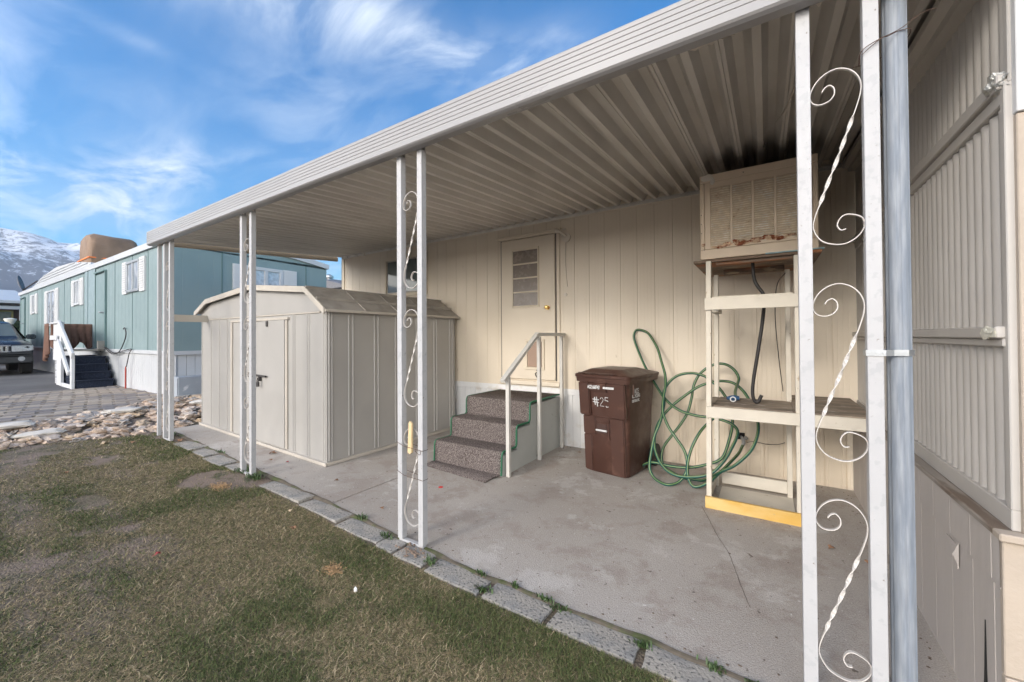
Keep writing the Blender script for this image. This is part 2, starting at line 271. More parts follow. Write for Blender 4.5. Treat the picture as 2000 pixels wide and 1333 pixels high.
# ------------------------------------------------------------------ mesh helpers
class MB:
    def __init__(s): s.v = []; s.f = []; s.mi = []; s.cur = 0
    def add(s, vs, fs):
        o = len(s.v); s.v += [tuple(v) for v in vs]; s.f += [tuple(i+o for i in f) for f in fs]; s.mi += [s.cur]*len(fs); return s
    def box(s, x0, x1, y0, y1, z0, z1, mtx=None):
        vs = [(x, y, z) for z in (z0, z1) for y in (y0, y1) for x in (x0, x1)]
        if mtx is not None: vs = [mtx @ Vector(v) for v in vs]
        return s.add(vs, [(0, 2, 3, 1), (4, 5, 7, 6), (0, 1, 5, 4), (2, 6, 7, 3), (0, 4, 6, 2), (1, 3, 7, 5)])
    def bar(s, a, b, w, h, upv=(0, 0, 1)):
        a, b = Vector(a), Vector(b); d = (b-a).normalized(); u = Vector(upv)
        if abs(d.dot(u)) > .98: u = Vector((0, 1, 0))
        r = d.cross(u).normalized(); u = r.cross(d).normalized()
        vs = [p + r*(sx*w/2) + u*(sz*h/2) for p in (a, b) for sz in (-1, 1) for sx in (-1, 1)]
        return s.add(vs, [(0, 1, 3, 2), (4, 6, 7, 5), (0, 4, 5, 1), (2, 3, 7, 6), (0, 2, 6, 4), (1, 5, 7, 3)])
    def tube(s, pts, r, seg=8, closed=False, stripe=False):
        pts = [Vector(p) for p in pts]; n = len(pts); vs = []; pu = None
        for i, p in enumerate(pts):
            d = (pts[min(i+1, n-1)]-pts[max(i-1, 0)]).normalized()
            if pu is None: pu = Vector((0, 0, 1)) if abs(d.z) < .9 else Vector((1, 0, 0))
            pu = (pu - d*pu.dot(d)).normalized(); rr = d.cross(pu)
            q = r[i] if isinstance(r, (list, tuple)) else r
            for k in range(seg):
                a = 2*math.pi*k/seg; vs.append(p + (rr*math.cos(a)+pu*math.sin(a))*q)
        fs = [(i*seg+k, i*seg+(k+1) % seg, (i+1)*seg+(k+1) % seg, (i+1)*seg+k) for i in range(n-1) for k in range(seg)]
        fs += [tuple(range(seg))[::-1], tuple((n-1)*seg+k for k in range(seg))]
        o = len(s.mi); s.add(vs, fs)
        if stripe:
            for i in range(n-1): s.mi[o+i*seg+stripe % seg] = 1
        return s
    def ribbon(s, pts, w, t, tw, nrm=Vector((0, 1, 0))):
        """flat bar of width w and thickness t along pts, twisted by tw[i] radians"""
        pts = [Vector(p) for p in pts]; n = len(pts); vs = []
        for i, p in enumerate(pts):
            d = (pts[min(i+1, n-1)]-pts[max(i-1, 0)]).normalized(); a = nrm; b_ = d.cross(a).normalized()
            c_, s_ = math.cos(tw[i]), math.sin(tw[i]); A = a*c_+b_*s_; B_ = -a*s_+b_*c_
            vs += [p+A*(w/2)+B_*(t/2), p+A*(w/2)-B_*(t/2), p-A*(w/2)-B_*(t/2), p-A*(w/2)+B_*(t/2)]
        fs = [(i*4+k, i*4+(k+1) % 4, i*4+4+(k+1) % 4, i*4+4+k) for i in range(n-1) for k in range(4)] + [(3, 2, 1, 0), tuple((n-1)*4+k for k in range(4))]
        return s.add(vs, fs)
    def profile(s, prof, a, b, close=False):
        """prof: list of points; sweep each from p+a to p+b (sheet)"""
        n = len(prof); a, b = Vector(a), Vector(b)
        vs = [Vector(p)+a for p in prof]+[Vector(p)+b for p in prof]
        fs = [(i, i+1, n+i+1, n+i) for i in range(n-1)]
        if close: fs += [(n-1, 0, n, 2*n-1), tuple(range(n))[::-1], tuple(range(n, 2*n))]
        return s.add(vs, fs)
    def poly(s, pts, thick):
        """flat polygon given in 3D, extruded by vector thick"""
        n = len(pts); t = Vector(thick); vs = [Vector(p) for p in pts]+[Vector(p)+t for p in pts]
        return s.add(vs, [tuple(range(n))[::-1], tuple(range(n, 2*n))]+[(i, (i+1) % n, n+(i+1) % n, n+i) for i in range(n)])
    def disc(s, c, r, ax, t, seg=20):
        c = Vector(c); ax = Vector(ax).normalized(); return s.tube([c, c+ax*t], r, seg)
    def build(s, name, mats, parent=None, bevel=0, smooth=False, seg=1, recalc=True):
        me = bpy.data.meshes.new(name); me.from_pydata([tuple(v) for v in s.v], [], s.f)
        if not isinstance(mats, (list, tuple)): mats = [mats]
        for q in mats: me.materials.append(q)
        me.polygons.foreach_set('material_index', s.mi)
        if recalc or bevel:
            bm = bmesh.new(); bm.from_mesh(me); bmesh.ops.recalc_face_normals(bm, faces=bm.faces)
            if bevel: bmesh.ops.bevel(bm, geom=[e for e in bm.edges if len(e.link_faces) == 2 and e.calc_face_angle(0) > .5], offset=bevel, segments=seg, affect='EDGES', clamp_overlap=True)
            bm.to_mesh(me); bm.free()
        if smooth:
            me.polygons.foreach_set('use_smooth', [True]*len(me.polygons)); me.update()
            try: me.set_sharp_from_angle(angle=R(40))
            except Exception: pass
        o = bpy.data.objects.new(name, me); C.objects.link(o)
        if parent is not None: o.parent = parent
        return o
def tag(o, label=None, cat=None, group=None, kind=None):
    for k, v in (('label', label), ('category', cat), ('group', group), ('kind', kind)):
        if v: o[k] = v
    return o
def thing(name, label, cat, loc=(0, 0, 0), rz=0, group=None):
    o = bpy.data.objects.new(name, None); C.objects.link(o); o.empty_display_size = .2
    o.location = loc; o.rotation_euler = (0, 0, rz); o['label'] = label; o['category'] = cat
    if group: o['group'] = group
    bpy.context.view_layer.update(); return o
def keep(o, parent):
    """parent a world-space mesh under a thing"""
    bpy.context.view_layer.update(); o.parent = parent; o.matrix_parent_inverse = parent.matrix_world.inverted(); return o
def copy_tree(o, parent=None):
    c = o.copy(); C.objects.link(c)
    if parent is not None: c.parent = parent
    for ch in list(o.children): copy_tree(ch, c)
    return c
def spline(pts, k=6):
    P = [Vector(p) for p in pts]; o = []
    for i in range(len(P)-1):
        a, b, c, d = P[max(i-1, 0)], P[i], P[i+1], P[min(i+2, len(P)-1)]
        for j in range(k):
            t = j/k; o.append(.5*((2*b)+(-a+c)*t+(2*a-5*b+4*c-d)*t*t+(-a+3*b-3*c+d)*t**3))
    o.append(P[-1]); return o
def text(txt, size, name, m, parent, mtx, squeeze=1.0, extrude=.0006, bold=0):
    cu = bpy.data.curves.new(name, 'FONT'); cu.body = txt; cu.size = size; cu.extrude = extrude; cu.align_x = 'CENTER'; cu.align_y = 'CENTER'; cu.offset = bold
    t = bpy.data.objects.new(name+'_tmp', cu); C.objects.link(t); dg = bpy.context.evaluated_depsgraph_get()
    me = bpy.data.meshes.new_from_object(t.evaluated_get(dg)); bpy.data.objects.remove(t)
    me.materials.clear(); me.materials.append(m)
    o = bpy.data.objects.new(name, me); C.objects.link(o); o.parent = parent; o.matrix_local = mtx @ Matrix.Diagonal((squeeze, 1, 1, 1)); return o
def siding(x0, x1, pitch, fine=True, d=.004):
    """(offset, depth) samples of grooved vertical siding"""
    o = [(x0, 0)]; x = x0+pitch*.5; i = 0
    while x < x1-.02:
        o += [(x-.004, 0), (x-.002, d*1.3), (x+.002, d*1.3), (x+.004, 0)]
        if fine:
            for k in range(1, 5):
                if i % 3 == 1 or k in (1, 4):
                    q = x+pitch*k/5
                    if q < x1-.02: o += [(q-.006, 0), (q, d*.35), (q+.006, 0)]
        x += pitch; i += 1
    o.append((x1, 0)); return o

# ------------------------------------------------------------------ ground
def gz(x, y=0):
    if x > -2.6: return 0.
    if x > -6.9: return .113*(-2.6-x)/4.3
    if x > -7.7: return .113+.012*(-6.9-x)/.8
    if x > -8.7:
        t = (-7.7-x)/1.0; t = t*t*(3-2*t); return .125+.125*t
    return .25
def edge_y(x):      # front edge of the slab
    if x > -1.5: return 1.925
    if x > -3.1: return 1.925+(-1.5-x)*.065
    return 2.03+(-3.1-x)*.03
xs = np.concatenate([[-9000, -3000, -800, -200, -80], np.arange(-40, -14, 4), np.arange(-14, 3, .25), [5, 10, 30, 100, 800, 9000]])
ys = np.concatenate([[-9000, -1500, -200, -40, -10], np.arange(-4, 6, .5), [8, 14, 30, 120, 900, 9000]])
g = MB(); nx, ny = len(xs), len(ys)
g.v = [(float(x), float(y), gz(x)+.003 if x > -8.7 else .238) for y in ys for x in xs]
g.f = [(j*nx+i, j*nx+i+1, (j+1)*nx+i+1, (j+1)*nx+i) for j in range(ny-1) for i in range(nx-1)]; g.mi = [0]*len(g.f)
tag(g.build('ground', M['soil'], smooth=True), kind='structure')
s = MB(); X = [x for x in np.arange(-7.05, .66, .2)]+[.66]
for i in range(len(X)-1):
    pass
n_ = len(X); top = []
for x in X:
    if x <= -3.16 < x+.2 or False: pass
# slab in two pours with a joint between
def pour(name, xa, xb):
    q = MB(); k = max(2, int((xb-xa)/.2)); XX = [xa+(xb-xa)*i/k for i in range(k+1)]
    vs = []
    for x in XX:
        e = edge_y(x)+.006*math.sin(x*9)+.004*math.sin(x*23); z = gz(x)+.02
        vs += [(x, e, z-.10), (x, e, z-.010), (x, e+.004, z-.002), (x, 4.76, z), (x, 4.76, z-.1)]
    fs = [(i*5+j, i*5+j+1, (i+1)*5+j+1, (i+1)*5+j) for i in range(k) for j in range(4)]+[(0, 1, 2, 3, 4)[::-1], tuple(k*5+j for j in range(5))]
    q.add(vs, fs); return tag(q.build(name, M['concrete']), kind='structure')
pour('patio_slab', -3.148, .80); pour('patio_slab', -7.35, -3.16)
q = MB(); ck = spline([(-.47, 3.66, .0215), (-.40, 3.45, .0215), (-.316, 3.198, .0215), (-.22, 2.95, .0215), (-.163, 2.724, .0215), (-.12, 2.55, .0215), (-.088, 2.433, .0215)], 8)
for i in range(len(ck)-1):
    w_ = .0012+.0014*abs(noise.noise(ck[i]*14)); a = ck[i]+Vector((.004*noise.noise(ck[i]*30), 0, 0)); b_ = ck[i+1]+Vector((.004*noise.noise(ck[i+1]*30), 0, 0)); q.add([a-Vector((w_, 0, 0)), a+Vector((w_, 0, 0)), b_+Vector((w_, 0, 0)), b_-Vector((w_, 0, 0))], [(0, 1, 2, 3)])
tag(q.build('slab_crack', mat('crack_dirt', (.13, .10, .085), .95, .2, 30)), kind='structure')
# asphalt drive and pavers at the neighbour's
q = MB(); q.add([(-60, -14, .246), (-14.0, -14, .246), (-14.05, .6, .246), (-14.3, 2.2, .246), (-14.7, 3.2, .246), (-60, 3.2, .246)], [(0, 1, 2, 3, 4, 5)]); tag(q.build('road', M['asphalt']), kind='structure')
q = MB(); q.add([(-14.9, -14, .222), (-8.4, -14, .222), (-8.45, 1.3, .222), (-8.8, 2.1, .222), (-9.3, 2.7, .222), (-9.6, 3.4, .222), (-14.9, 3.4, .222)], [(0, 1, 2, 3, 4, 5, 6)])
tag(q.build('path_bed', M['moss']), kind='structure')
q = MB(); rnd = random.Random(4); bl_, bw_ = .37, .205; th0 = R(80); ca, sa = math.cos(th0), math.sin(th0)
for i in range(-34, 34):
    for j in range(-34, 34):
        u = (j+.5*(i % 2))*bl_; v = i*bw_
        u += .05*noise.noise(Vector((u*.5, v*.5, 2))); v += .06*noise.noise(Vector((u*.4, v*.4, 7)))
        x = -11.6+u*ca-v*sa; y = .6+u*sa+v*ca
        if not (-14.75 < x < -8.55-(.25 if y > 1.5 else 0)-(max(0, y-2.1)*.7) and -5 < y < 3.28): continue
        if x < -14.05-.14*max(0, y): continue
        g_ = .012+.010*rnd.random(); a_ = th0+rnd.gauss(0, .025); c2, s2_ = math.cos(a_), math.sin(a_); hl, hw = bl_/2-g_, bw_/2-g_; zt = .246+rnd.uniform(-.006, .006); q.cur = rnd.choice((0, 0, 1, 1, 2, 3))
        base = [(x+du*c2-dv*s2_, y+du*s2_+dv*c2) for du, dv in ((-hl, -hw), (hl, -hw), (hl, hw), (-hl, hw))]; inn = [(x+du*c2-dv*s2_, y+du*s2_+dv*c2) for du, dv in ((-hl+.012, -hw+.012), (hl-.012, -hw+.012), (hl-.012, hw-.012), (-hl+.012, hw-.012))]
        tl = [rnd.uniform(-.004, .004) for _ in range(4)]
        q.add([(p[0], p[1], .215) for p in base]+[(p[0], p[1], zt-.010+t_) for p, t_ in zip(base, tl)]+[(p[0], p[1], zt+t_) for p, t_ in zip(inn, tl)], [(k, (k+1) % 4, 4+(k+1) % 4, 4+k) for k in range(4)]+[(4+k, 4+(k+1) % 4, 8+(k+1) % 4, 8+k) for k in range(4)]+[(8, 9, 10, 11)])
tag(q.build('path', [M['pav0'], M['pav1'], M['pav2'], M['pav3']], recalc=False), kind='structure')
# dirt packed in the joint between blocks and slab
q = MB(); XX = np.arange(-7.0, .66, .05); vs = []
for x in XX:
    e = edge_y(x)+.006*math.sin(x*9)+.004*math.sin(x*23); n1 = noise.noise(Vector((x*7, 0, 0))); vs += [(x, e-.034+.004*n1, gz(x)+.010), (x, e-.010, gz(x)+.0205+.002*n1), (x, e+.006+.005*max(0, n1), gz(x)+.0225), (x, e+.010+.006*max(0, n1), gz(x)+.0195)]
q.add(vs, [(i*4+j, i*4+j+1, i*4+j+5, i*4+j+4) for i in range(len(XX)-1) for j in range(3)]); tag(q.build('joint_soil', mat('joint_soil_mat', (.12, .10, .075), .95, .25, 30, col2=(.07, .085, .03), ms=6, mt=.56, mw=.05), recalc=False), kind='structure')

# ------------------------------------------------------------------ mountain
def ridge(y): return 14+float(np.interp(y, [-2600, -1400, -500, 0, 262, 322, 394, 436, 540, 760, 1100, 1700, 2600], [500, 640, 590, 556, 546, 540, 531, 510, 515, 430, 300, 190, 90]))
q = MB(); nu, nv = 150, 50; vs = []
for j in range(nv):
    t = j/(nv-1)
    for i in range(nu):
        y = -2600+5200*i/(nu-1)
        h = ridge(y)*math.sin(math.pi*min(1, t*1.0)*.5)**1.1 if t < .8 else ridge(y)*(1-.3*(t-.8)/.2)*.98
        x = -1500-1500*t/.8
        amp = 1-math.exp(-t*5)
        nn = noise.fractal(Vector((x*.0022, y*.0030, 3.1)), 1.0, 2.1, 6)*70 + abs(noise.noise(Vector((x*.001, y*.0062, 1))))*(-90)*(1-abs(t-.5)*1.4)
        vs.append((x+noise.noise(Vector((y*.004, t*3, 0)))*60, y, h*min(1, t/.8*1.0)**.35*(1 if t < .8 else 1)+nn*amp*(.15 if .74 < t < .86 else 1)*.9 if t > 0 else -5))
q.add(vs, [(j*nu+i, j*nu+i+1, (j+1)*nu+i+1, (j+1)*nu+i) for j in range(nv-1) for i in range(nu-1)])
tag(q.build('mountain', M['mount'], smooth=True), kind='structure')

# ------------------------------------------------------------------ the beige home
home = thing('mobile_home', 'long beige mobile home with ribbed siding and a door under the carport', 'mobile home', (-3, 4.75, 0))
HW = 4.75
q = MB()
hx0, hx1 = -6.98, .70
pr = [(x, HW+d, 0) for x, d in siding(hx0, hx1, .2)]
q.profile(pr, (0, 0, .76), (0, 0, 3.12))
q.box(hx0, 4.5, HW+.02, HW+3.6, .77, 3.12)
keep(q.build('wall', M['wall'], recalc=False), home)
q = MB(); q.poly([(hx0-.1, HW-.02, 3.12), (hx0-.1, HW+1.85, 3.32), (hx0-.1, HW+3.7, 3.12)], (11.7, 0, 0)); keep(q.build('roof', M['cwhite']), home)
q = MB(); q.profile([(x, HW+.02+d, 0) for x, d in siding(hx0, -1.55, .1, False, .006)], (0, 0, -.02), (0, 0, .70)); q.box(hx0, -1.55, HW-.006, HW+.015, .69, .765); q.box(hx0, -1.55, HW-.014, HW+.0, .756, .768)
keep(q.build('skirting', M['skirt'], recalc=False), home)
q = MB(); q.profile([(x, HW+.012+d, 0) for x, d in siding(-1.55, .70, .16, True, .006)], (0, 0, -.02), (0, 0, .745)); q.box(-1.55, .7, HW+.002, HW+.02, .742, .757)
q.box(-1.545, -1.515, HW-.004, HW+.01, -.02, .76); q.box(-.375, -.345, HW-.004, HW+.01, -.02, .76)
keep(q.build('skirting_panel', M['skirt_tan'], recalc=False), home)
q = MB(); q.box(hx0-.03, hx0+.05, HW-.016, HW-.002, .74, 3.0); q.box(hx0-.035, hx0-.012, HW-.016, HW+.06, .74, 3.0); keep(q.build('corner_trim', M['frame'], bevel=.003), home)
q = MB(); q.box(-6.98, .7, HW-.012, HW-.002, 2.985, 3.02); keep(q.build('header_trim', M['wall']), home)
# window at the left
win = MB(); wx0, wx1, wz0, wz1 = -5.74, -4.70, 2.17, 2.86
for a in ((wx0, wx1, wz0, wz0+.05), (wx0, wx1, wz1-.05, wz1), (wx0, wx0+.05, wz0+.05, wz1-.05), (wx1-.05, wx1, wz0+.05, wz1-.05)): win.box(a[0], a[1], HW-.035, HW+.0, a[2], a[3])
win = keep(win.build('window', M['frame'], bevel=.004), home)
q = MB(); q.box(-5.27, -5.23, HW-.024, HW+.0, wz0+.05, wz1-.05)
for a in ((wx0+.055, -5.275), (-5.225, wx1-.055)):
    q.box(a[0], a[0]+.018, HW-.018, HW, wz0+.055, wz1-.055); q.box(a[1]-.018, a[1], HW-.018, HW, wz0+.055, wz1-.055)
    q.box(a[0]+.018, a[1]-.018, HW-.018, HW, wz0+.055, wz0+.073); q.box(a[0]+.018, a[1]-.018, HW-.018, HW, wz1-.073, wz1-.055)
keep(q.build('sash', M['shedtrim'], bevel=.002), win)
q = MB(); q.box(wx0+.055, wx1-.055, HW-.010, HW-.004, wz0+.055, wz1-.055); keep(q.build('pane', M['glass']), win)
# door
door = MB(); door.box(-3.205, -2.352, HW-.035, HW+.0, .868, 2.815)
door = keep(door.build('door', M['wall'], bevel=.005), home)
q = MB(); q.box(-3.26, -3.212, HW-.022, HW-.001, .85, 2.86); q.box(-3.26, -2.30, HW-.03, HW-.001, 2.828, 2.866); q.box(-2.335, -2.29, HW-.016, HW-.001, .83, 2.828); q.box(-3.26, -2.29, HW-.05, HW-.001, .79, .845)
q.box(-3.28, -2.25, HW-.055, HW-.03, 2.862, 2.875)
keep(q.build('door_frame', M['wall'], bevel=.003), door)
q = MB(); q.box(-3.212, -3.204, HW-.034, HW-.002, .85, 2.82); q.box(-2.353, -2.335, HW-.012, HW-.002, .86, 2.82); keep(q.build('door_gap', M['dark']), door)
q = MB()
dx0, dx1, dz0, dz1 = -3.0, -2.605, 1.875, 2.66
for a in ((dx0-.02, dx1+.02, dz0-.02, dz0), (dx0-.02, dx1+.02, dz1, dz1+.02), (dx0-.02, dx0, dz0, dz1), (dx1, dx1+.02, dz0, dz1)): q.box(a[0], a[1], HW-.05, HW-.03, a[2], a[3])
for k in range(1, 4): z = dz0+(dz1-dz0)*k/4; q.box(dx0, dx1, HW-.048, HW-.032, z-.008, z+.008)
lw = keep(q.build('louvre_window', M['frame'], bevel=.002), door)
q = MB()
for k in range(4):
    z = dz0+(dz1-dz0)*k/4; q.add([(dx0, HW-.043, z+.01), (dx1, HW-.043, z+.01), (dx1, HW-.036, z+.185), (dx0, HW-.036, z+.185)], [(0, 1, 2, 3)])
keep(q.build('pane', M['glassdim']), lw)
q = MB()
for a in ((-2.81, -2.51, 1.0, 1.035), (-2.81, -2.51, 1.385, 1.42), (-2.81, -2.775, 1.035, 1.385), (-2.545, -2.51, 1.035, 1.385)): q.box(a[0], a[1], HW-.052, HW-.03, a[2], a[3])
pf = keep(q.build('pet_door', M['frame'], bevel=.004), door)
q = MB(); q.box(-2.77, -2.55, HW-.047, HW-.036, 1.04, 1.38); keep(q.build('flap', M['flap'], bevel=.003), pf)
q = MB(); q.tube(spline([(-2.63, HW-.05, 1.0), (-2.60, HW-.06, .98), (-2.64, HW-.06, .95), (-2.62, HW-.055, .90)], 4), .007, 6); keep(q.build('latch', M['dark']), pf)
q = MB(); q.disc((-2.455, HW-.036, 1.84), .03, (0, -1, 0), .008); q.disc((-2.455, HW-.044, 1.84), .012, (0, -1, 0), .025)
q.tube([(-2.455, HW-.066, 1.84), (-2.455, HW-.072, 1.84), (-2.455, HW-.09, 1.84), (-2.455, HW-.10, 1.84), (-2.455, HW-.103, 1.84)], [.012, .024, .028, .02, .004], 16)
keep(q.build('door_knob', M['brass'], smooth=True), door)
q = MB(); q.disc((-2.19, HW-.002, 2.745), .06, (0, -1, 0), .02, 24)
pl = keep(q.build('porch_light', M['plastic'], smooth=True), home)
q = MB(); q.tube([(-2.19, HW-.02, 2.76), (-2.23, HW-.05, 2.80), (-2.26, HW-.07, 2.82)], .018, 12); q.tube([(-2.262, HW-.072, 2.82), (-2.28, HW-.085, 2.826), (-2.31, HW-.10, 2.835)], [.02, .032, .028], 14); keep(q.build('lamp_holder', M['plastic'], smooth=True), pl)
q = MB(); q.tube(spline([(-2.20, HW-.008, 2.68), (-2.205, HW-.008, 2.45), (-2.195, HW-.012, 2.25), (-2.18, HW-.008, 2.10)], 5), .005, 6); q.disc((-2.21, HW-.001, 2.0), .022, (0, -1, 0), .008, 14); q.box(-2.25, -2.2, HW-.01, HW-.001, 2.85, 2.87)
keep(q.build('cable', M['plastic'], smooth=True), home)

# ------------------------------------------------------------------ steps at the door
st = thing('door_steps', 'grey box steps with flecked brown carpet and one handrail, below the beige door', 'steps', (-2.77, 4.1, 0))
sx0, sx1 = -3.17, -2.285
prof = [(3.36, 0), (3.36, .238), (3.64, .238), (3.64, .452), (3.93, .452), (3.93, .665), (4.70, .665), (4.70, 0)]
q = MB(); q.poly([(sx1-.02, y, z) for y, z in prof], (.02, 0, 0)); q.poly([(sx0, y, z) for y, z in prof], (.02, 0, 0))
for (y0, y1, z) in ((3.36, 3.64, .238), (3.64, 3.93, .452), (3.93, 4.70, .665)): q.box(sx0+.02, sx1-.02, y0, y1, z-.02, z)
for (y, a, c) in ((3.36, 0, .218), (3.64, .238, .432), (3.93, .452, .645)): q.box(sx0+.02, sx1-.02, y, y+.02, a, c)
for (y0, y1, z) in ((3.36, 3.64, .238), (3.64, 3.93, .452), (3.93, 4.70, .665)): q.box(sx1, sx1+.012, y0, y1, z-.022, z-.002)
keep(q.build('step_box', M['stepside'], bevel=.003), st)
# carpet runner: thick sheet over treads and risers, spilling on the slab
cp = [(3.17, .006), (3.31, .012), (3.335, .03), (3.345, .22), (3.36, .256), (3.40, .262), (3.61, .256), (3.628, .28), (3.63, .44), (3.645, .47), (3.68, .477), (3.89, .470), (3.915, .49), (3.92, .65), (3.935, .684), (3.98, .69), (4.68, .685)]
q = MB(); nn_ = 16; vs = []
for j in range(nn_+1):
    t = j/nn_
    for i, (y, z) in enumerate(cp):
        xa, xb = sx0-.03, sx1+.01-(.06 if i < 2 else 0)
        x = xa+(xb-xa)*t
        wob = .006*noise.noise(Vector((x*6, y*7, z*7)))
        sk = -.04*t if i < 2 else 0
        vs.append((x, y+wob+sk, z+abs(wob)*.5+(gz(x)+.02 if i < 2 else .012)))
m_ = len(cp)
q.add(vs, [(j*m_+i, j*m_+i+1, (j+1)*m_+i+1, (j+1)*m_+i) for j in range(nn_) for i in range(m_-1)])
cpt = keep(q.build('carpet', M['carpet'], smooth=True), st)
md = cpt.modifiers.new('s', 'SOLIDIFY'); md.thickness = .012; md.offset = 0
for side in (sx0-.034, sx1+.006):
    q = MB()
    pts = [(side, y-.004, z+.012) for y, z in cp[2:]]
    for a, b_ in zip(pts[:-1], pts[1:]): q.bar(a, b_, .012, .018)
    keep(q.build('carpet_edging', M['green']), st)
# rail
rp = [((sx1+.05, 3.40), 1.04), ((sx1+.05, 4.06), 1.455), ((sx1+.05, 4.66), 1.455)]
for (x, y), h in rp:
    q = MB(); q.box(x-.02, x+.02, y-.02, y+.02, .02, h); keep(q.build('rail_post', M['raily'], bevel=.002), st)
q = MB(); a = (sx1+.05, 3.30, 1.005); b_ = (sx1+.05, 4.03, 1.485)
q.bar(a, b_, .055, .04); q.bar((sx1+.05, 4.02, 1.478), (sx1+.05, 4.735, 1.478), .055, .038); keep(q.build('handrail', M['raily'], bevel=.003), st)

# ------------------------------------------------------------------ shed
sh = thing('garden_shed', 'beige metal garden shed with sliding doors and a gambrel roof under the carport', 'shed', (-5.6, 3.5, .06))
SX0, SX1, SY0, SY1 = -7.30, -4.04, 2.545, 4.655
def zb(x): return gz(x)+.02
ze = 1.76
def rib(q, c, axis, face, sgn, z0, z1, w=.012, d=.010):
    if axis == 'x': q.add([(c-w, face, z0), (c-w*.4, face-d, z0), (c+w*.4, face-d, z0), (c+w, face, z0), (c-w, face, z1), (c-w*.4, face-d, z1), (c+w*.4, face-d, z1), (c+w, face, z1)], [(0, 1, 5, 4), (1, 2, 6, 5), (2, 3, 7, 6), (0, 3, 2, 1), (4, 5, 6, 7)])
    else: q.add([(face, c-w, z0), (face+d, c-w*.4, z0), (face+d, c+w*.4, z0), (face, c+w, z0), (face, c-w, z1), (face+d, c-w*.4, z1), (face+d, c+w*.4, z1), (face, c+w, z1)], [(0, 1, 5, 4), (1, 2, 6, 5), (2, 3, 7, 6), (0, 3, 2, 1), (4, 5, 6, 7)])
q = MB(); q.poly([(SX0, SY0, zb(SX0)), (SX1, SY0, zb(SX1)), (SX1, SY0, ze), (SX0, SY0, ze+.09)], (0, .02, 0))
for c_ in (-7.27, -6.95, -6.68, -6.42, -4.71, -4.67, -4.41, -4.37, -4.10, -4.065): rib(q, c_, 'x', SY0, -1, zb(c_)+.05, ze-.02)
keep(q.build('front_wall', M['shed']), sh)
q = MB(); q.box(SX1-.02, SX1, SY0+.021, SY1, zb(SX1), ze)
for c_ in (SY0+.03, SY0+.065, 2.82, 2.875, 3.175, 3.23, 3.50, 3.555, 3.86, 3.91, 4.205, 4.26, 4.54, 4.60): rib(q, c_, 'y', SX1, 1, zb(SX1)+.05, ze-.015)
keep(q.build('side_wall', M['shed']), sh)
q = MB(); q.box(SX0, SX0+.02, SY0+.021, SY1, zb(SX0), ze+.09); q.box(SX0+.02, SX1-.02, SY1-.02, SY1, zb(SX0), ze); keep(q.build('back_wall', M['shed']), sh)
q = MB()
q.poly([(SX0-.02, SY0-.03, zb(SX0)), (SX1+.02, SY0-.03, zb(SX1)), (SX1+.02, SY0-.03, zb(SX1)+.035), (SX0-.02, SY0-.03, zb(SX0)+.035)], (0, .028, 0))
q.box(SX1+.001, SX1+.022, SY0, SY1, zb(SX1), zb(SX1)+.035)
keep(q.build('base_track', M['shedtrim'], bevel=.004), sh)
# doors
dpx0, dpx1, dpm = -6.22, -4.87, -5.41
for (a, b_, yy) in ((dpx0, dpm+.0, SY0-.012), (dpm+.012, dpx1, SY0-.022)):
    q = MB(); q.poly([(a, yy, zb(a)+.05), (b_, yy, zb(b_)+.05), (b_, yy, ze-.085), (a, yy, ze-.085)], (0, .009, 0))
    d_ = keep(q.build('door', M['shed'], bevel=.003), sh)
q = MB(); q.box(dpx0-.05, dpx1+.08, SY0-.027, SY0-.001, ze-.085, ze-.055); q.box(-7.0, -4.15, SY0-.012, SY0-.001, ze-.030, ze-.012); q.box(dpx0-.055, dpx0-.012, SY0-.026, SY0-.001, zb(dpx0)+.05, ze-.09); q.box(dpx1+.012, dpx1+.05, SY0-.02, SY0-.001, zb(dpx1)+.05, ze-.09)
keep(q.build('door_track', M['shedtrim'], bevel=.003), sh)
q = MB(); q.bar((-5.66, SY0-.045, .985), (-5.26, SY0-.045, .975), .02, .022); q.box(-5.45, -5.42, SY0-.05, SY0-.02, .91, .98)
q.tube(spline([(-5.44, SY0-.055, .95), (-5.45, SY0-.06, .91), (-5.42, SY0-.06, .90), (-5.415, SY0-.055, .94)], 4), .006, 6)
q.box(-5.45, -5.405, SY0-.07, SY0-.05, .84, .90)
keep(q.build('door_bolt', M['dark'], bevel=.002), d_)
q = MB(); q.box(-5.28, -5.25, SY0-.04, SY0-.022, 1.60, 1.67); keep(q.build('handle', M['dark'], bevel=.004), d_)
# gambrel roof: ridge runs along y
ov = .06
gx = [(SX0-ov-.02, ze+.07), (-6.98, 2.0), (-5.67, 2.115), (-4.36, 2.0), (SX1+ov, ze-.015)]
q = MB(); q.poly([(SX0+.01, SY0-.008, ze-.01), (SX1-.01, SY0-.008, ze-.01), (SX1-.01, SY0-.008, ze+.015), (-4.38, SY0-.008, 1.975), (-5.67, SY0-.008, 2.09), (-6.96, SY0-.008, 1.975), (SX0+.01, SY0-.008, ze+.1)], (0, .006, 0))
keep(q.build('gable', M['shed']), sh)
q = MB()
for (a, b_) in zip(gx[:-1], gx[1:]):
    L_ = math.hypot(b_[0]-a[0], b_[1]-a[1]); k = 6
    for i in range(1):
        q.poly([(a[0], SY0-.05, a[1]), (b_[0], SY0-.05, b_[1]), (b_[0], SY0-.05, b_[1]+.018), (a[0], SY0-.05, a[1]+.018)], (0, SY1-SY0+.10, 0))
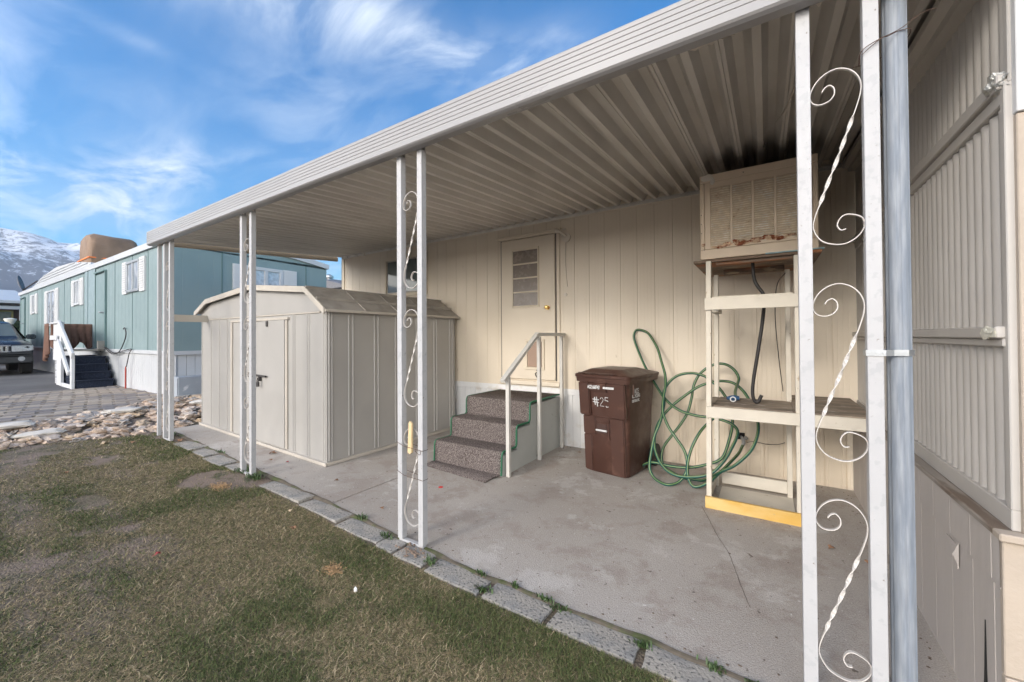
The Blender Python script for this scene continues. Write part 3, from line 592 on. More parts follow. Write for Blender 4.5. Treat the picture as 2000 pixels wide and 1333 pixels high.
# raised lap seams along the slopes
for (xx, zz_) in ((-4.16, 1.865), (-4.37, 2.0), (-4.8, 2.035)):
    q.box(xx-.012, xx+.012, SY0-.045, SY1+.05, zz_+.012, zz_+.045)
for yy in (3.0, 3.5, 4.0):
    q.poly([(-4.36, yy, 2.02), (SX1+ov, yy, ze+.005), (SX1+ov, yy, ze+.02), (-4.36, yy, 2.03)], (0, .012, 0))
keep(q.build('roof', M['shedroof'], bevel=.002), sh)
q = MB()
for (a, b_) in zip(gx[:-1], gx[1:]):
    q.poly([(a[0], SY0-.075, a[1]-.035), (b_[0], SY0-.075, b_[1]-.035), (b_[0], SY0-.075, b_[1]+.035), (a[0], SY0-.075, a[1]+.035)], (0, .022, 0))
q.bar((SX1+ov+.005, SY0-.06, ze-.01), (SX1+ov+.005, SY1+.05, ze-.01), .02, .03)
keep(q.build('roof_trim', M['shedtrim'], bevel=.003), sh)

# ------------------------------------------------------------------ carport
cpo = thing('carport', 'long beige aluminium carport with ribbed ceiling and white scrollwork posts', 'carport', (-3, 3.2, 0))
YF, YB, ZF, ZB_ = 1.86, 4.745, 2.80, 3.035
def zr(y): return ZF+(y-YF)*(ZB_-ZF)/(YB-YF)
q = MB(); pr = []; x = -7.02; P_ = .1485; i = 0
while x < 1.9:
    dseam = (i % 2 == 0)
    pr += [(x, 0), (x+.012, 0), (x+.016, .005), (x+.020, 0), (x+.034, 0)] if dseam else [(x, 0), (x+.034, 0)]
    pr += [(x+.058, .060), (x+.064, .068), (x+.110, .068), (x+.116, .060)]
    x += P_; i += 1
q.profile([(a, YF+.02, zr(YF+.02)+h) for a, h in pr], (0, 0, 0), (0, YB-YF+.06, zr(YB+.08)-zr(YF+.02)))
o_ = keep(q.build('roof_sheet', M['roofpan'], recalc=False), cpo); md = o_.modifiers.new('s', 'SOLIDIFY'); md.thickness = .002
# fascia: fluted face
q = MB(); fz0, fz1 = 2.738, 2.922
fp = [(YF+.075, fz0+.028), (YF+.065, fz0-.004), (YF+.02, fz0-.004), (YF+.004, fz0+.004), (YF-.004, fz0+.012)]
for k in range(5):
    z = fz0+.052+k*.026; fp += [(YF-.004, z-.004), (YF-.0005, z-.002), (YF-.0005, z+.001), (YF-.004, z+.003)]
fp += [(YF-.004, fz1-.008), (YF+.002, fz1), (YF+.05, fz1), (YF+.05, fz1-.03)]
q.profile([(-7.13, y, z) for y, z in fp], (0, 0, 0), (3.60, 0, 0)); q.profile([(-3.532, y-.0015, z+.001) for y, z in fp], (0, 0, 0), (5.5, 0, 0))
o_ = keep(q.build('fascia', M['fascia'], recalc=False), cpo); md = o_.modifiers.new('s', 'SOLIDIFY'); md.thickness = .003; md.offset = 0
# inner lip with torn, curling foil edge
q = MB(); vs = []; nseg = 260
for i in range(nseg+1):
    x = -7.1+9.0*i/nseg; t_ = abs(noise.noise(Vector((x*2.2, 0, 0))))*.03+abs(noise.noise(Vector((x*9, 3, 0))))*.010
    vs += [(x, YF+.076, fz0+.066), (x, YF+.078, fz0+.036), (x, YF+.082+t_*.4, fz0+.024-t_*.6)]
q.add(vs, [(i*3+j, i*3+j+1, i*3+j+4, i*3+j+3) for i in range(nseg) for j in range(2)])
o_ = keep(q.build('torn_lip', M['lip']), cpo); md = o_.modifiers.new('s', 'SOLIDIFY'); md.thickness = .002
for (a, b_) in ((.125, .25), (-.28, -.1)):
    q = MB(); fl = []
    for k in range(9):
        x = a+(b_-a)*k/8; fl.append((x, YF+.088+.01*math.sin(k*2), fz0+.02-.018*abs(math.sin(k*1.7+a*9))))
    q.poly([(a, YF+.085, fz0+.045)]+fl+[(b_, YF+.085, fz0+.045)], (0, .002, 0))
    keep(q.build('peeling_strip', M['lip']), cpo)
# left end beam and the low side rail
q = MB(); q.poly([(-7.12, YF+.10, zr(YF+.1)-.055), (-7.12, 4.70, zr(4.7)-.075), (-7.12, 4.70, zr(4.7)+.0), (-7.12, YF+.10, zr(YF+.1)+.04)], (.05, 0, 0))
q.poly([(-7.15, YF+.06, zr(YF)-.02), (-7.15, 4.72, zr(4.72)-.03), (-7.15, 4.72, zr(4.72)+.06), (-7.15, YF+.06, zr(YF)+.10)], (.028, 0, 0))
keep(q.build('end_beam', mat('tan_beam', (.44, .34, .22), .6, .08, 4), bevel=.003), cpo)
q = MB(); q.box(-7.10, -7.06, 2.02, 4.70, 1.70, 1.80); keep(q.build('side_rail', M['shedtrim'], bevel=.004), cpo)
q = MB()
for x in (-6.83, -6.55, -6.33): q.box(x, x+.05, YB-.05, YB-.01, 2.985, 3.03)
q.box(-7.0, 1.9, YB-.02, YB+.0, 3.0, 3.04); keep(q.build('wall_hanger', M['roofpan'], bevel=.002), cpo)

SC = [(1610, 180), (1616, 173), (1626, 170), (1635, 178), (1635, 191), (1624, 201), (1606, 204), (1592, 199), (1585, 187), (1588, 172), (1600, 156), (1618, 145), (1640, 141), (1662, 147), (1679, 161), (1688, 180), (1687, 200), (1680, 222), (1668, 252), (1652, 290), (1636, 328), (1618, 368), (1605, 398), (1593, 425), (1588, 445), (1593, 462), (1608, 478), (1632, 486), (1655, 486), (1678, 475), (1691, 457), (1688, 441), (1674, 433), (1655, 430), (1643, 437), (1638, 449), (1645, 459), (1655, 458)]
W_ = .157
sp_ = spline([((px-1585)/106*W_-W_/2, 0, -(py-140)/345*.675) for px, py in SC], 5)
def leg_mesh(name, H_, a, mt_, parent, lean=0):
    q = MB(); q.box(-a/2, a/2, -a/2, a/2, .03, H_-.02); q.box(-a/2+.004, a/2-.004, a/2-.004, a/2-.001, H_-.02, H_+.035)
    return q.build(name, mt_, parent, bevel=.004)
def make_post(parent, H_):
    p = MB(); p.box(-W_/2-.04, W_/2+.04, -.016, .016, .012, .028); p.box(-.03, .03, -.012, .012, -.02, .012)
    p = p.build('post', M['post'], parent, bevel=.002)
    for sx in (-1, 1):
        l_ = leg_mesh('leg', H_, .045, M['post'], p); l_.location = (sx*(W_/2+.0225), 0, 0)
    for k in range(3):
        q = MB(); tw = []
        n = len(sp_); i0, i1 = int(n*.49), int(n*.60)
        for i in range(n): tw.append(math.pi*5.0*min(1, max(0, (i-int(n*.475))/(n*.125))))
        q.ribbon(sp_, .013, .0032, tw)
        s_ = q.build('scroll', M['iron'], p, smooth=False); s_.location = (0, 0, H_-.285-k*.827)
    for sx in (-1, 1): q = MB(); q.disc((sx*(W_/2+.02), -.0205, H_), .007, (0, -1, 0), .004, 8); q.build('bolt', M['dark'], p)
    return p
PH = 2.755
p0 = make_post(cpo, PH); plist = [(-2.09, 1.955), (-4.475, 1.955), (-6.66, 1.955), (.2335, 1.957)]
posts = []
for i, (x, y) in enumerate(plist):
    p = p0 if i == 0 else copy_tree(p0, cpo)
    z0 = gz(x); p.location = Vector((x, y, z0+.005))-Vector(cpo.location)
    p.scale = (1, 1, (PH-z0)/PH); posts.append(p)
pl_ = ['narrow white scrollwork post tied with wire and a wood shim', 'second white scrollwork post, in front of the shed', 'farthest white scrollwork post at the left end', 'nearest white scrollwork post beside the steel pipe']
for p, t_ in zip(posts, pl_): p['label'] = t_
lg = leg_mesh('corner_leg', PH-.12, .041, M['post'], cpo); lg.location = Vector((-6.99, 1.955, .11))-Vector(cpo.location)

# right part of the ceiling: white-flecked tear seen through the nearest post
q = MB(); pts = [(.02, 3.25), (.06, 3.1), (.10, 2.85), (.115, 2.6), (.13, 2.52), (.105, 2.7), (.08, 2.95), (.045, 3.15)]
q.poly([(x+.05, y, zr(y)-.006-.004*math.sin(i*2)) for i, (x, y) in enumerate(pts)], (0, 0, .002)); q.poly([(x, y, zr(y)-.004) for x, y in ((-.01, 3.72), (.0, 3.6), (.012, 3.72), (.005, 3.85))], (0, 0, .002))
keep(q.build('foil_tear', M['chrome']), cpo)

# ------------------------------------------------------------------ steel pipe, strap, wire, shim
q = MB(); pr = []
for k in range(48):
    a = 2*math.pi*k/48; r = .0355-(.0035 if k % 8 in (3, 4) else 0); pr.append((.413+r*math.cos(a), 2.012+r*math.sin(a), 0))
q.profile(pr, (0, 0, .0), (0, 0, 2.86), close=True)
pipe = tag(q.build('steel_pipe', M['galv'], smooth=True), 'tall round galvanised steel pipe standing against the nearest white post', 'pipe')
q = MB(); q.tube([(.413, 2.012, .15), (.413, 2.012, .163)], .040, 24); q.build('collar', M['galv2'], pipe, smooth=True)
q = MB(); loop = [(.308, 1.931, 0), (.362, 1.931, 0), (.39, 1.964, 0), (.43, 1.970, 0), (.4535, 2.012, 0), (.44, 2.045, 0), (.40, 2.055, 0), (.36, 2.02, 0), (.308, 1.985, 0)]
for a, b_ in zip(loop, loop[1:]+loop[:1]): q.bar(Vector(a)+Vector((0, 0, 1.383)), Vector(b_)+Vector((0, 0, 1.383)), .002, .022)
for x in (.318, .338, .355): q.disc((x, 1.930, 1.383), .004, (0, -1, 0), .003, 8)
tag(q.build('metal_strap', M['galv2']), 'perforated metal strap clamping the steel pipe to the white post', 'strap')
q = MB(); wr = spline([(.306, 1.97, 2.47), (.308, 1.929, 2.50), (.36, 1.928, 2.525), (.385, 1.955, 2.54), (.415, 1.970, 2.555), (.453, 1.99, 2.56), (.445, 2.045, 2.55), (.36, 2.03, 2.50), (.29, 1.98, 2.475)], 5); q.tube(wr, .0016, 5)
q.tube(spline([(.308, 1.929, 2.485), (.355, 1.926, 2.52), (.40, 1.960, 2.55), (.43, 1.968, 2.565), (.47, 1.99, 2.60), (.50, 2.02, 2.625), (.53, 2.03, 2.63)], 5), .0014, 5)
tag(q.build('tie_wire', M['rustwire']), 'rusty twisted wire tied round the pipe and white post near the roof', 'wire')
q = MB(); q.poly([(-2.095, 1.915, .655), (-2.07, 1.912, .65), (-2.058, 1.918, .66), (-2.05, 1.912, .86), (-2.075, 1.915, .875), (-2.088, 1.92, .86)], (0, .018, 0))
tag(q.build('wood_shim', mat('raw_wood', (.62, .47, .27), .8, .1, 20, stretch=(4, 4, .4)), bevel=.002), 'split wood shim wired between the legs of a white post', 'wood shim')
for z, t_ in ((.70, 'rusty wire wound round the white post at the wood shim'), (.50, 'thin rusty wire wound round the white post below the wood shim')):
    q = MB(); q.tube([(-2.22, 1.931, z+.01), (-2.12, 1.905, z), (-1.965, 1.931, z-.02), (-1.965, 1.98, z-.02), (-2.22, 1.98, z+.01), (-2.22, 1.931, z+.01)], .0018, 5)
    if z > .6: q.tube(spline([(-2.02, 1.917, .687), (-2.0, 1.90, .68), (-1.97, 1.91, .66), (-1.95, 1.90, .69)], 4), .002, 5)
    tag(q.build('binding_wire', M['rustwire']), t_, 'wire')

# ------------------------------------------------------------------ annex on the right
an = thing('annex', 'greige corrugated metal enclosure with a low board wall at the right edge', 'enclosure', (1.6, 3.4, 0))
AX = .705
def corr(q, y0, y1, z0, z1, x=AX, pitch=.068, amp=.0075):
    pr = []; y = y0; k = 0
    while y < y1-1e-6:
        for j in range(8):
            yy = min(y+pitch*j/8, y1); t = j/8; pr.append((x-amp*(abs(math.sin(math.pi*t))**.7)*2+amp, yy, 0))
        y += pitch
    pr.append((x+amp, y1, 0)); q.profile(pr, (0, 0, z0), (0, 0, z1))
for (z0, z1) in ((2.27, 2.80), (1.45, 2.23), (.85, 1.43)):
    q = MB(); corr(q, 2.05, 4.74, z0, z1, AX if z0 > 2 else AX-.004); keep(q.build('corrugated_wall', M['annex'], smooth=True, recalc=False), an)
q = MB()
q.box(AX-.035, AX+.035, 2.03, 4.73, 2.285, 2.335)
q.box(AX-.020, AX+.035, 2.03, 4.73, 2.235, 2.283)
keep(q.build('upper_rail', M['annex'], bevel=.004), an)
q = MB(); q.box(AX-.045, AX+.02, 2.04, 4.73, 1.435, 1.475); q.box(AX-.028, AX+.02, 2.04, 4.73, 1.405, 1.433); keep(q.build('middle_rail', M['annex'], bevel=.004), an)
q = MB(); q.box(AX-.022, AX+.02, 2.02, 4.73, .79, .86); q.box(AX-.022, AX+.02, 2.02, 2.05, .86, 2.30); q.box(AX-.012, AX+.02, 2.02, 2.05, 2.30, 2.75); keep(q.build('edge_flashing', M['annex'], bevel=.003), an)
q = MB(); q.box(.640, AX+.02, 1.985, 4.73, .765, .788); o_ = keep(q.build('sill', mat('weathered_sill', (.30, .265, .23), .85, .12, 8, col2=(.16, .12, .09), ms=8, mt=.58, mw=.05, stretch=(2, .3, 1)), bevel=.004), an)
# low board wall with grooves and a split board
q = MB(); ys_ = []; y = 2.0
prf = [(.654, 2.0, 0), (.654, 2.055, 0), (.662, 2.057, 0), (.662, 2.062, 0), (.654, 2.064, 0)]
for yy in (2.23, 2.43, 2.63, 2.83, 3.03, 3.23, 3.43, 3.63, 3.83, 4.03, 4.23, 4.43): prf += [(.654, yy-.0022, 0), (.664, yy-.0018, 0), (.664, yy+.0018, 0), (.654, yy+.0022, 0)]
prf += [(.654, 4.74, 0)]
q.profile(prf, (0, 0, -.02), (0, 0, .60)); q.profile([(a-.006, b_, c_) for a, b_, c_ in prf], (0, 0, .602), (0, 0, .764)); q.box(.662, .70, 2.0, 4.7, -.02, .76)
q.box(.648, .655, 2.0, 4.74, .597, .603)
keep(q.build('board_wall', M['annex_low'], recalc=False), an)
q = MB(); q.poly([(.6535, 2.112, .0), (.6535, 2.158, .0), (.6535, 2.137, .25), (.6535, 2.128, .42), (.6535, 2.124, .25)], (-.003, 0, 0)); keep(q.build('split_gap', M['black']), an)
q = MB(); q.add([(.650, 2.35, .50), (.650, 2.44, .57), (.635, 2.36, .545), (.650, 2.345, .60), (.650, 2.46, .60)], [(0, 1, 2), (1, 3, 2), (3, 0, 2)]); q.poly([(.6505, 2.35, .49), (.6505, 2.47, .585), (.6505, 2.36, .585)], (-.004, 0, 0)); keep(q.build('bent_flap', M['annex_low']), an)
# front (camera side) face of the annex, stepping out to the right
q = MB(); q.box(AX-.002, 3.4, 2.0, 2.03, .79, 2.18); q.box(.650, 3.4, 1.985, 2.01, .32, .762); q.box(.650, 3.4, 1.98, 2.01, -.02, .317); keep(q.build('front_wall', M['annex_tan'], bevel=.003), an)
q = MB(); q.box(AX-.004, 3.4, 1.99, 2.03, 2.182, 2.74); keep(q.build('upper_trim', M['cwhite'], bevel=.003), an)
q = MB(); q.box(.638, 3.4, 1.965, 2.02, .766, .792); keep(q.build('front_sill', M['annex_tan'], bevel=.004), an)
q = MB(); vs = []
import itertools
def lump(q, c, r, sc_, seed, jag=.5, sub=2):
    bm = bmesh.new(); bmesh.ops.create_icosphere(bm, subdivisions=sub, radius=1)
    vs = []
    for v in bm.verts:
        d = v.co.normalized(); k = 1+jag*noise.noise(d*1.7+Vector((seed, seed*.37, 1)))+jag*.4*noise.noise(d*4+Vector((seed, 0, 3)))
        vs.append(Vector((d.x*sc_[0], d.y*sc_[1], d.z*sc_[2]))*r*k+Vector(c))
    q.add(vs, [tuple(v.index for v in f.verts) for f in bm.faces]); bm.free()
lump(q, (AX-.02, 2.065, 2.31), .033, (.8, 1.2, .9), 3, .9, 3); keep(q.build('foil_wad', mat('crumpled_foil', (.45, .45, .43), .35, .3, 40, metal=.7, bump=.01, bs=60)), an)
q = MB(); lump(q, (AX-.046, 2.09, 1.453), .024, (.22, 2.0, .85), 5, .7, 3); keep(q.build('foam_blob', mat('cream_foam', (.70, .68, .58), .8, .1, 40, bump=.004, bs=90)), an)
# ceiling beam along the annex
q = MB(); pr = [(AX-.10, 0, -.01), (AX-.10, 0, -.05), (AX-.06, 0, -.06), (AX-.055, 0, -.09), (AX+.05, 0, -.10)]
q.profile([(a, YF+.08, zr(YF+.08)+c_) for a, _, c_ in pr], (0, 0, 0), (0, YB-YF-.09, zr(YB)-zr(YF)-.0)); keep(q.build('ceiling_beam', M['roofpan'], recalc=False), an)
q = MB(); corr(q, 2.05, 4.74, 2.80, 3.0, AX-.0); keep(q.build('corrugated_wall', M['annex'], smooth=True, recalc=False), an)

# ------------------------------------------------------------------ wooden stand and bench
sd_ = thing('wooden_stand', 'cream painted timber stand with a long worn bench board and yellow foot board', 'stand', (-.1, 4.0, .02))
Z0 = .02
def part(q, name, m, par, **k): return keep(q.build(name, m, **k), par)
for (xa, y, zt) in ((-.405, 3.72, 2.075), (.20, 3.72, 2.06), (-.40, 4.27, 2.03), (.16, 4.27, 2.03)):
    q = MB(); q.bar((xa-.015 if xa < 0 else xa, y, Z0+(.0 if y > 4 else .004)), (xa, y, zt), .038, .062, (0, 1, 0)); part(q, 'leg', M['wood'], sd_, bevel=.002)
q = MB(); q.box(-.435, .225, 3.668, 3.688, 1.665, 1.765); part(q, 'crossbar', M['wood'], sd_, bevel=.002)
q = MB(); q.box(-.38, .175, 3.69, 3.74, 1.745, 1.775); q.box(-.42, -.36, 4.0, 4.30, 1.66, 1.70); q.box(-.40, -.37, 3.76, 4.28, 1.70, 1.74); part(q, 'ledge_strip', M['wood'], sd_, bevel=.002)
q = MB(); q.box(-.432, .640, 3.666, 3.688, .768, .858); part(q, 'apron', M['wood'], sd_, bevel=.002)
q = MB(); q.box(-.378, .170, 3.69, 4.26, .845, .868); q.box(.172, .640, 3.69, 4.73, .843, .868); q.box(-.44, -.378, 3.76, 4.22, .845, .868); part(q, 'bench_board', M['bench'], sd_, bevel=.003)
q = MB(); q.box(-.445, .222, 3.655, 3.682, Z0-.012, .112); part(q, 'foot_board', M['yellow'], sd_, bevel=.002)
q = MB(); q.box(-.445, -.42, 3.69, 4.25, Z0, .10); q.box(-.37, .14, 4.25, 4.275, .05, .155); q.box(.225, .25, 3.69, 4.25, Z0, .10); q.box(-.37, .18, 3.70, 4.24, Z0, Z0+.006)
part(q, 'base_board', M['wood'], sd_, bevel=.002)
# plywood platform
ply = thing('plywood_shelf', 'weathered rust-stained plywood board carrying the cooler on the stand', 'board', (-.1, 4.2, 2.08))
q = MB(); q.box(-.53, .36, 3.765, 4.72, 2.078, 2.098); q.box(-.36, .20, 3.80, 3.84, 2.052, 2.077); q.box(-.34, .14, 4.28, 4.34, 2.03, 2.077); part(q, 'board', M['ply'], ply, bevel=.002)
q = MB(); q.box(.0, .372, 3.755, 3.80, 2.099, 2.108); part(q, 'painted_strip', mat('faded_blue', (.25, .38, .42), .8, .2, 20), ply)

# ------------------------------------------------------------------ evaporative cooler
ac = thing('window_cooler', 'tan metal window cooler with four scaled louvre columns, mounted high on the wall', 'cooler', (-.07, 4.3, 2.11))
cx0, cx1, cy0, cy1, cz0, cz1 = -.478, .345, 3.80, 4.74, 2.11, 2.835
q = MB(); q.box(cx0+.006, cx1-.006, cy0+.02, cy1, cz0, cz1)
q.box(cx0, cx1, cy0, cy0+.03, cz1-.058, cz1+.006); q.box(cx0, cx1, cy0, cy0+.03, cz0, cz0+.085)
q.box(cx0, cx0+.035, cy0+.002, cy0+.03, cz0+.086, cz1-.059); q.box(cx1-.035, cx1, cy0+.002, cy0+.03, cz0+.086, cz1-.059)
part(q, 'cabinet', M['cooler'], ac, bevel=.005)
q = MB()
gx0, gx1 = cx0+.085, cx1-.12; gz0, gz1 = cz0+.115, cz1-.115; cw = (gx1-gx0)/4
q.box(cx0+.038, cx1-.038, cy0+.018, cy0+.022, cz0+.088, cz1-.06)
q.box(cx0+.038, gx0-.004, cy0+.004, cy0+.018, cz0+.088, cz1-.06); q.box(gx1+.004, cx1-.038, cy0+.004, cy0+.018, cz0+.088, cz1-.06)
q.box(gx0-.004, gx1+.004, cy0+.004, cy0+.018, gz1+.004, cz1-.06); q.box(gx0-.004, gx1+.004, cy0+.004, cy0+.018, cz0+.088, gz0-.004)
for k in range(1, 4): q.box(gx0+cw*k-.009, gx0+cw*k+.009, cy0+.003, cy0+.018, gz0-.004, gz1+.004)
pn = part(q, 'pad_frame', M['cooler'], ac, bevel=.0015)
for k in range(4):
    q = MB(); a, b_ = gx0+cw*k+.009, gx0+cw*(k+1)-.009
    if k == 0: a -= .009
    if k == 3: b_ += .009
    z = gz0
    while z < gz1-.008:
        q.add([(a, cy0+.001, z), (b_, cy0+.001, z), (b_, cy0+.016, z+.009), (a, cy0+.016, z+.009), (a, cy0+.002, z-.004), (b_, cy0+.002, z-.004), (b_, cy0+.018, z+.006), (a, cy0+.018, z+.006)], [(0, 1, 2, 3), (4, 5, 6, 7), (0, 1, 5, 4)])
        z += .0185
    part(q, 'louvre_column', M['grille'], ac, recalc=False)
q = MB()
for (x, z, r, w_) in ((-.33, gz0-.012, .022, 2.2), (-.27, gz0+.0, .02, 2), (-.16, gz0-.004, .022, 2.6), (-.06, gz0+.004, .024, 2.5), (.03, gz0+.012, .024, 2.2), (.09, gz0-.0, .022, 2.4), (-.455, cz0+.13, .02, .7), (-.205, gz0+.01, .02, 1.2), (.16, gz0+.016, .014, 3.)):
    lump(q, (x, cy0+.003, z), r, (w_, .22, .8), x*31+2, .9)
part(q, 'mineral_crust', M['crust'], ac)
q = MB(); lump(q, (cx0+.06, cy0-.002, cz1-.02), .038, (1.4, .2, .8), 4, .5); lump(q, (cx0+.10, cy0-.002, cz1-.055), .024, (.8, .2, 1.3), 6, .3); part(q, 'caulk_patch', M['plastic'], ac, smooth=True)
for x, z in ((cx0+.33, cz1-.03), (cx1-.13, cz1-.03), (cx0+.01, 2.5), (cx0+.01, 2.42), (cx0+.01, 2.34), (cx0+.03, cz0+.08)): q = MB(); q.disc((x, cy0-.001, z), .004, (0, -1, 0), .004, 8); part(q, 'screw', M['dark'], ac)
q = MB(); q.tube(spline([(-.093, 3.95, 2.07), (-.083, 3.95, 1.931), (-.055, 3.95, 1.86), (-.02, 3.95, 1.80), (-.012, 3.95, 1.74), (-.028, 3.95, 1.559), (-.064, 3.95, 1.3), (-.096, 3.95, 1.082), (-.105, 3.95, .96), (-.092, 3.95, .895), (-.067, 3.95, .886), (-.052, 3.95, .915), (-.04, 3.95, .945)], 6), .0135, 12)
part(q, 'drain_hose', M['rubber'], ac, smooth=True)
q = MB(); q.tube(spline([(.14, 4.1, 1.98), (.08, 4.2, 1.88), (.07, 4.4, 1.6), (.10, 4.6, 1.2), (.13, 4.7, .9)], 6), .004, 6); part(q, 'power_cable', M['rubber'], ac)

# ------------------------------------------------------------------ hose and tap
HOSE = [[-0.232, 4.01, 0.895], [-0.24, 4.09, 0.905], [-0.25, 4.25, .93], [-0.242, 4.45, 0.98], [-0.237, 4.532, 1.03], [-0.278, 4.54, 1.108], [-0.349, 4.546, 1.157], [-0.434, 4.545, 1.16], [-0.52, 4.538, 1.116], [-0.596, 4.528, 1.041], [-0.646, 4.513, 0.928], [-0.665, 4.497, 0.802], [-0.702, 4.475, 0.648], [-0.772, 4.458, 0.517], [-0.863, 4.437, 0.383], [-0.928, 4.42, 0.279], [-0.951, 4.397, 0.167], [-0.92, 4.374, 0.08], [-0.837, 4.351, 0.04], [-0.731, 4.26, 0.036], [-0.636, 4.25, 0.036], [-0.518, 4.22, 0.06], [-0.355, 4.071, 0.214], [-0.249, 4.092, 0.284], [-0.135, 4.143, 0.409], [-0.081, 4.2, 0.536], [-0.073, 4.254, 0.648], [-0.099, 4.313, 0.758], [-0.148, 4.366, 0.847], [-0.204, 4.418, 0.926], [-0.286, 4.463, 0.984], [-0.394, 4.484, 0.993], [-0.504, 4.486, 0.966], [-0.603, 4.476, 0.92], [-0.714, 4.442, 0.833], [-0.837, 4.389, 0.719], [-0.932, 4.326, 0.594], [-0.973, 4.261, 0.476], [-0.971, 4.177, 0.33], [-0.9, 4.097, 0.2], [-0.79, 4.045, 0.128], [-0.643, 4.026, 0.123], [-0.462, 4.038, 0.175], [-0.355, 4.08, 0.282], [-0.282, 4.138, 0.413], [-0.233, 4.206, 0.552], [-0.276, 4.241, 0.615], [-0.367, 4.265, 0.645], [-0.484, 4.282, 0.655], [-0.606, 4.3, 0.659], [-0.762, 4.333, 0.693], [-0.904, 4.394, 0.783], [-1.033, 4.484, 0.936], [-1.155, 4.576, 1.102], [-1.272, 4.685, 1.31], [-1.32, 4.72, 1.435], [-1.303, 4.72, 1.507], [-1.264, 4.72, 1.525], [-1.202, 4.72, 1.509], [-1.14, 4.715, 1.466], [-1.032, 4.623, 1.314], [-0.971, 4.536, 1.17], [-0.917, 4.455, 1.032], [-0.902, 4.388, 0.911], [-0.911, 4.332, 0.805], [-0.906, 4.271, 0.675], [-0.844, 4.213, 0.542], [-0.762, 4.174, 0.44], [-0.69, 4.145, 0.351], [-0.656, 4.116, 0.26], [-0.657, 4.079, 0.155], [-0.717, 4.042, 0.06], [-0.802, 3.978, 0.034], [-0.898, 4.021, 0.036], [-0.964, 4.062, 0.066], [-1.001, 4.095, 0.143], [-0.996, 4.152, 0.278], [-0.976, 4.214, 0.43], [-0.932, 4.264, 0.563], [-0.912, 4.364, 0.735], [-0.926, 4.402, 0.841], [-0.88, 4.446, 0.952], [-0.792, 4.478, 1.031], [-0.676, 4.49, 1.06], [-0.574, 4.487, 1.048], [-0.499, 4.467, 1.011], [-0.413, 4.433, 0.938], [-0.34, 4.40, 0.841], [-0.293, 4.356, 0.722], [-0.282, 4.312, 0.603], [-0.311, 4.248, 0.448], [-0.363, 4.187, 0.304], [-0.474, 4.158, 0.237], [-0.634, 4.132, 0.185], [-0.802, 4.119, 0.171], [-0.966, 4.115, 0.184], [-1.08, 4.2, .12], [-1.12, 4.35, .05]]
HOSE2 = [[-0.215, 4.66, 0.335], [-0.24, 4.50, 0.294], [-0.28, 4.40, 0.255], [-0.367, 4.23, 0.175], [-0.446, 4.05, 0.118], [-0.534, 4.03, 0.057], [-0.597, 4.03, 0.050], [-0.637, 4.05, 0.118], [-0.647, 4.10, 0.232], [-0.618, 4.158, 0.371], [-0.552, 4.22, 0.517], [-0.489, 4.35, 0.592], [-0.425, 4.402, 0.654], [-0.38, 4.426, 0.714]]
hz_ = thing('garden_hose', 'tangled green garden hose looped against the tan wall beside the brown bin', 'hose', (-.7, 4.3, 0))
q = MB(); q.tube(spline(HOSE, 5), .0135, 12, stripe=3); q.tube(spline(HOSE2, 5), .0135, 12, stripe=3); part(q, 'hose_tube', [M['hose'], M['hosestripe']], hz_, smooth=True, recalc=False)
q = MB(); q.tube([(-.30, 3.985, .895), (-.265, 4.0, .897), (-.24, 4.01, .897), (-.21, 4.02, .897)], [.014, .024, .026, .018], 14); part(q, 'connector', M['blue'], hz_, smooth=True)
q = MB(); q.tube([(-.305, 3.945, .895), (-.262, 3.95, .896), (-.262, 3.952, .896)], [.0235, .0235, .002], 16); q = MB(); 
a = Vector((-.252, 3.955, .893))
ring = [a+Vector((math.cos(t)*.02, 0, math.sin(t)*.02)) for t in np.linspace(0, 2*math.pi, 20)]
q.tube(ring, .005, 6); part(q, 'connector_ring', M['letter'], hz_, smooth=True)
tp = thing('wall_tap', 'old brass tap on the tan skirting behind the stand, hose screwed on', 'tap', (-.2, 4.74, .38))
q = MB(); q.tube([(-.235, 4.76, .40), (-.215, 4.70, .385), (-.205, 4.67, .36), (-.215, 4.655, .335)], [.012, .016, .018, .016], 12); q.disc((-.19, 4.70, .40), .022, (.6, -.4, .7), .01, 10); q.disc((-.205, 4.69, .385), .007, (.6, -.4, .7), .03, 8); part(q, 'tap_body', M['galv2'], tp, smooth=True)
q = MB(); q.box(-.27, -.20, 4.752, 4.758, .37, .44); part(q, 'wall_hole', M['black'], tp)
q = MB(); q.tube(spline([(-.18, 4.69, .36), (-.12, 4.70, .375), (-.02, 4.72, .36), (.08, 4.72, .37), (.14, 4.70, .40)], 5), .003, 5)
tag(q.build('thin_wire', M['rubber']), 'thin black wire running from the tap to the stand leg', 'wire')

# ------------------------------------------------------------------ bin
bn = thing('wheelie_bin', 'brown plastic wheeled rubbish bin numbered 25 in white paint', 'bin', (-1.375, 4.27, .02), R(-9.5))
def rrect(w_, d_, r, k=4, cyo=0):
    o = []
    for (sx, sy, a0) in ((1, -1, -90), (1, 1, 0), (-1, 1, 90), (-1, -1, 180)):
        for j in range(k+1): a = R(a0+90*j/k); o.append((sx*(w_/2-r)+r*math.cos(a), cyo+sy*(d_/2-r)+r*math.sin(a)))
    return o
def loft(q, secs, cap=True):
    n = len(secs[0][1]); vs = [(x, y, z) for z, s_ in secs for x, y in s_]
    fs = [(i*n+k, i*n+(k+1) % n, (i+1)*n+(k+1) % n, (i+1)*n+k) for i in range(len(secs)-1) for k in range(n)]
    if cap: fs += [tuple(range(n))[::-1], tuple((len(secs)-1)*n+k for k in range(n))]
    q.add(vs, fs)
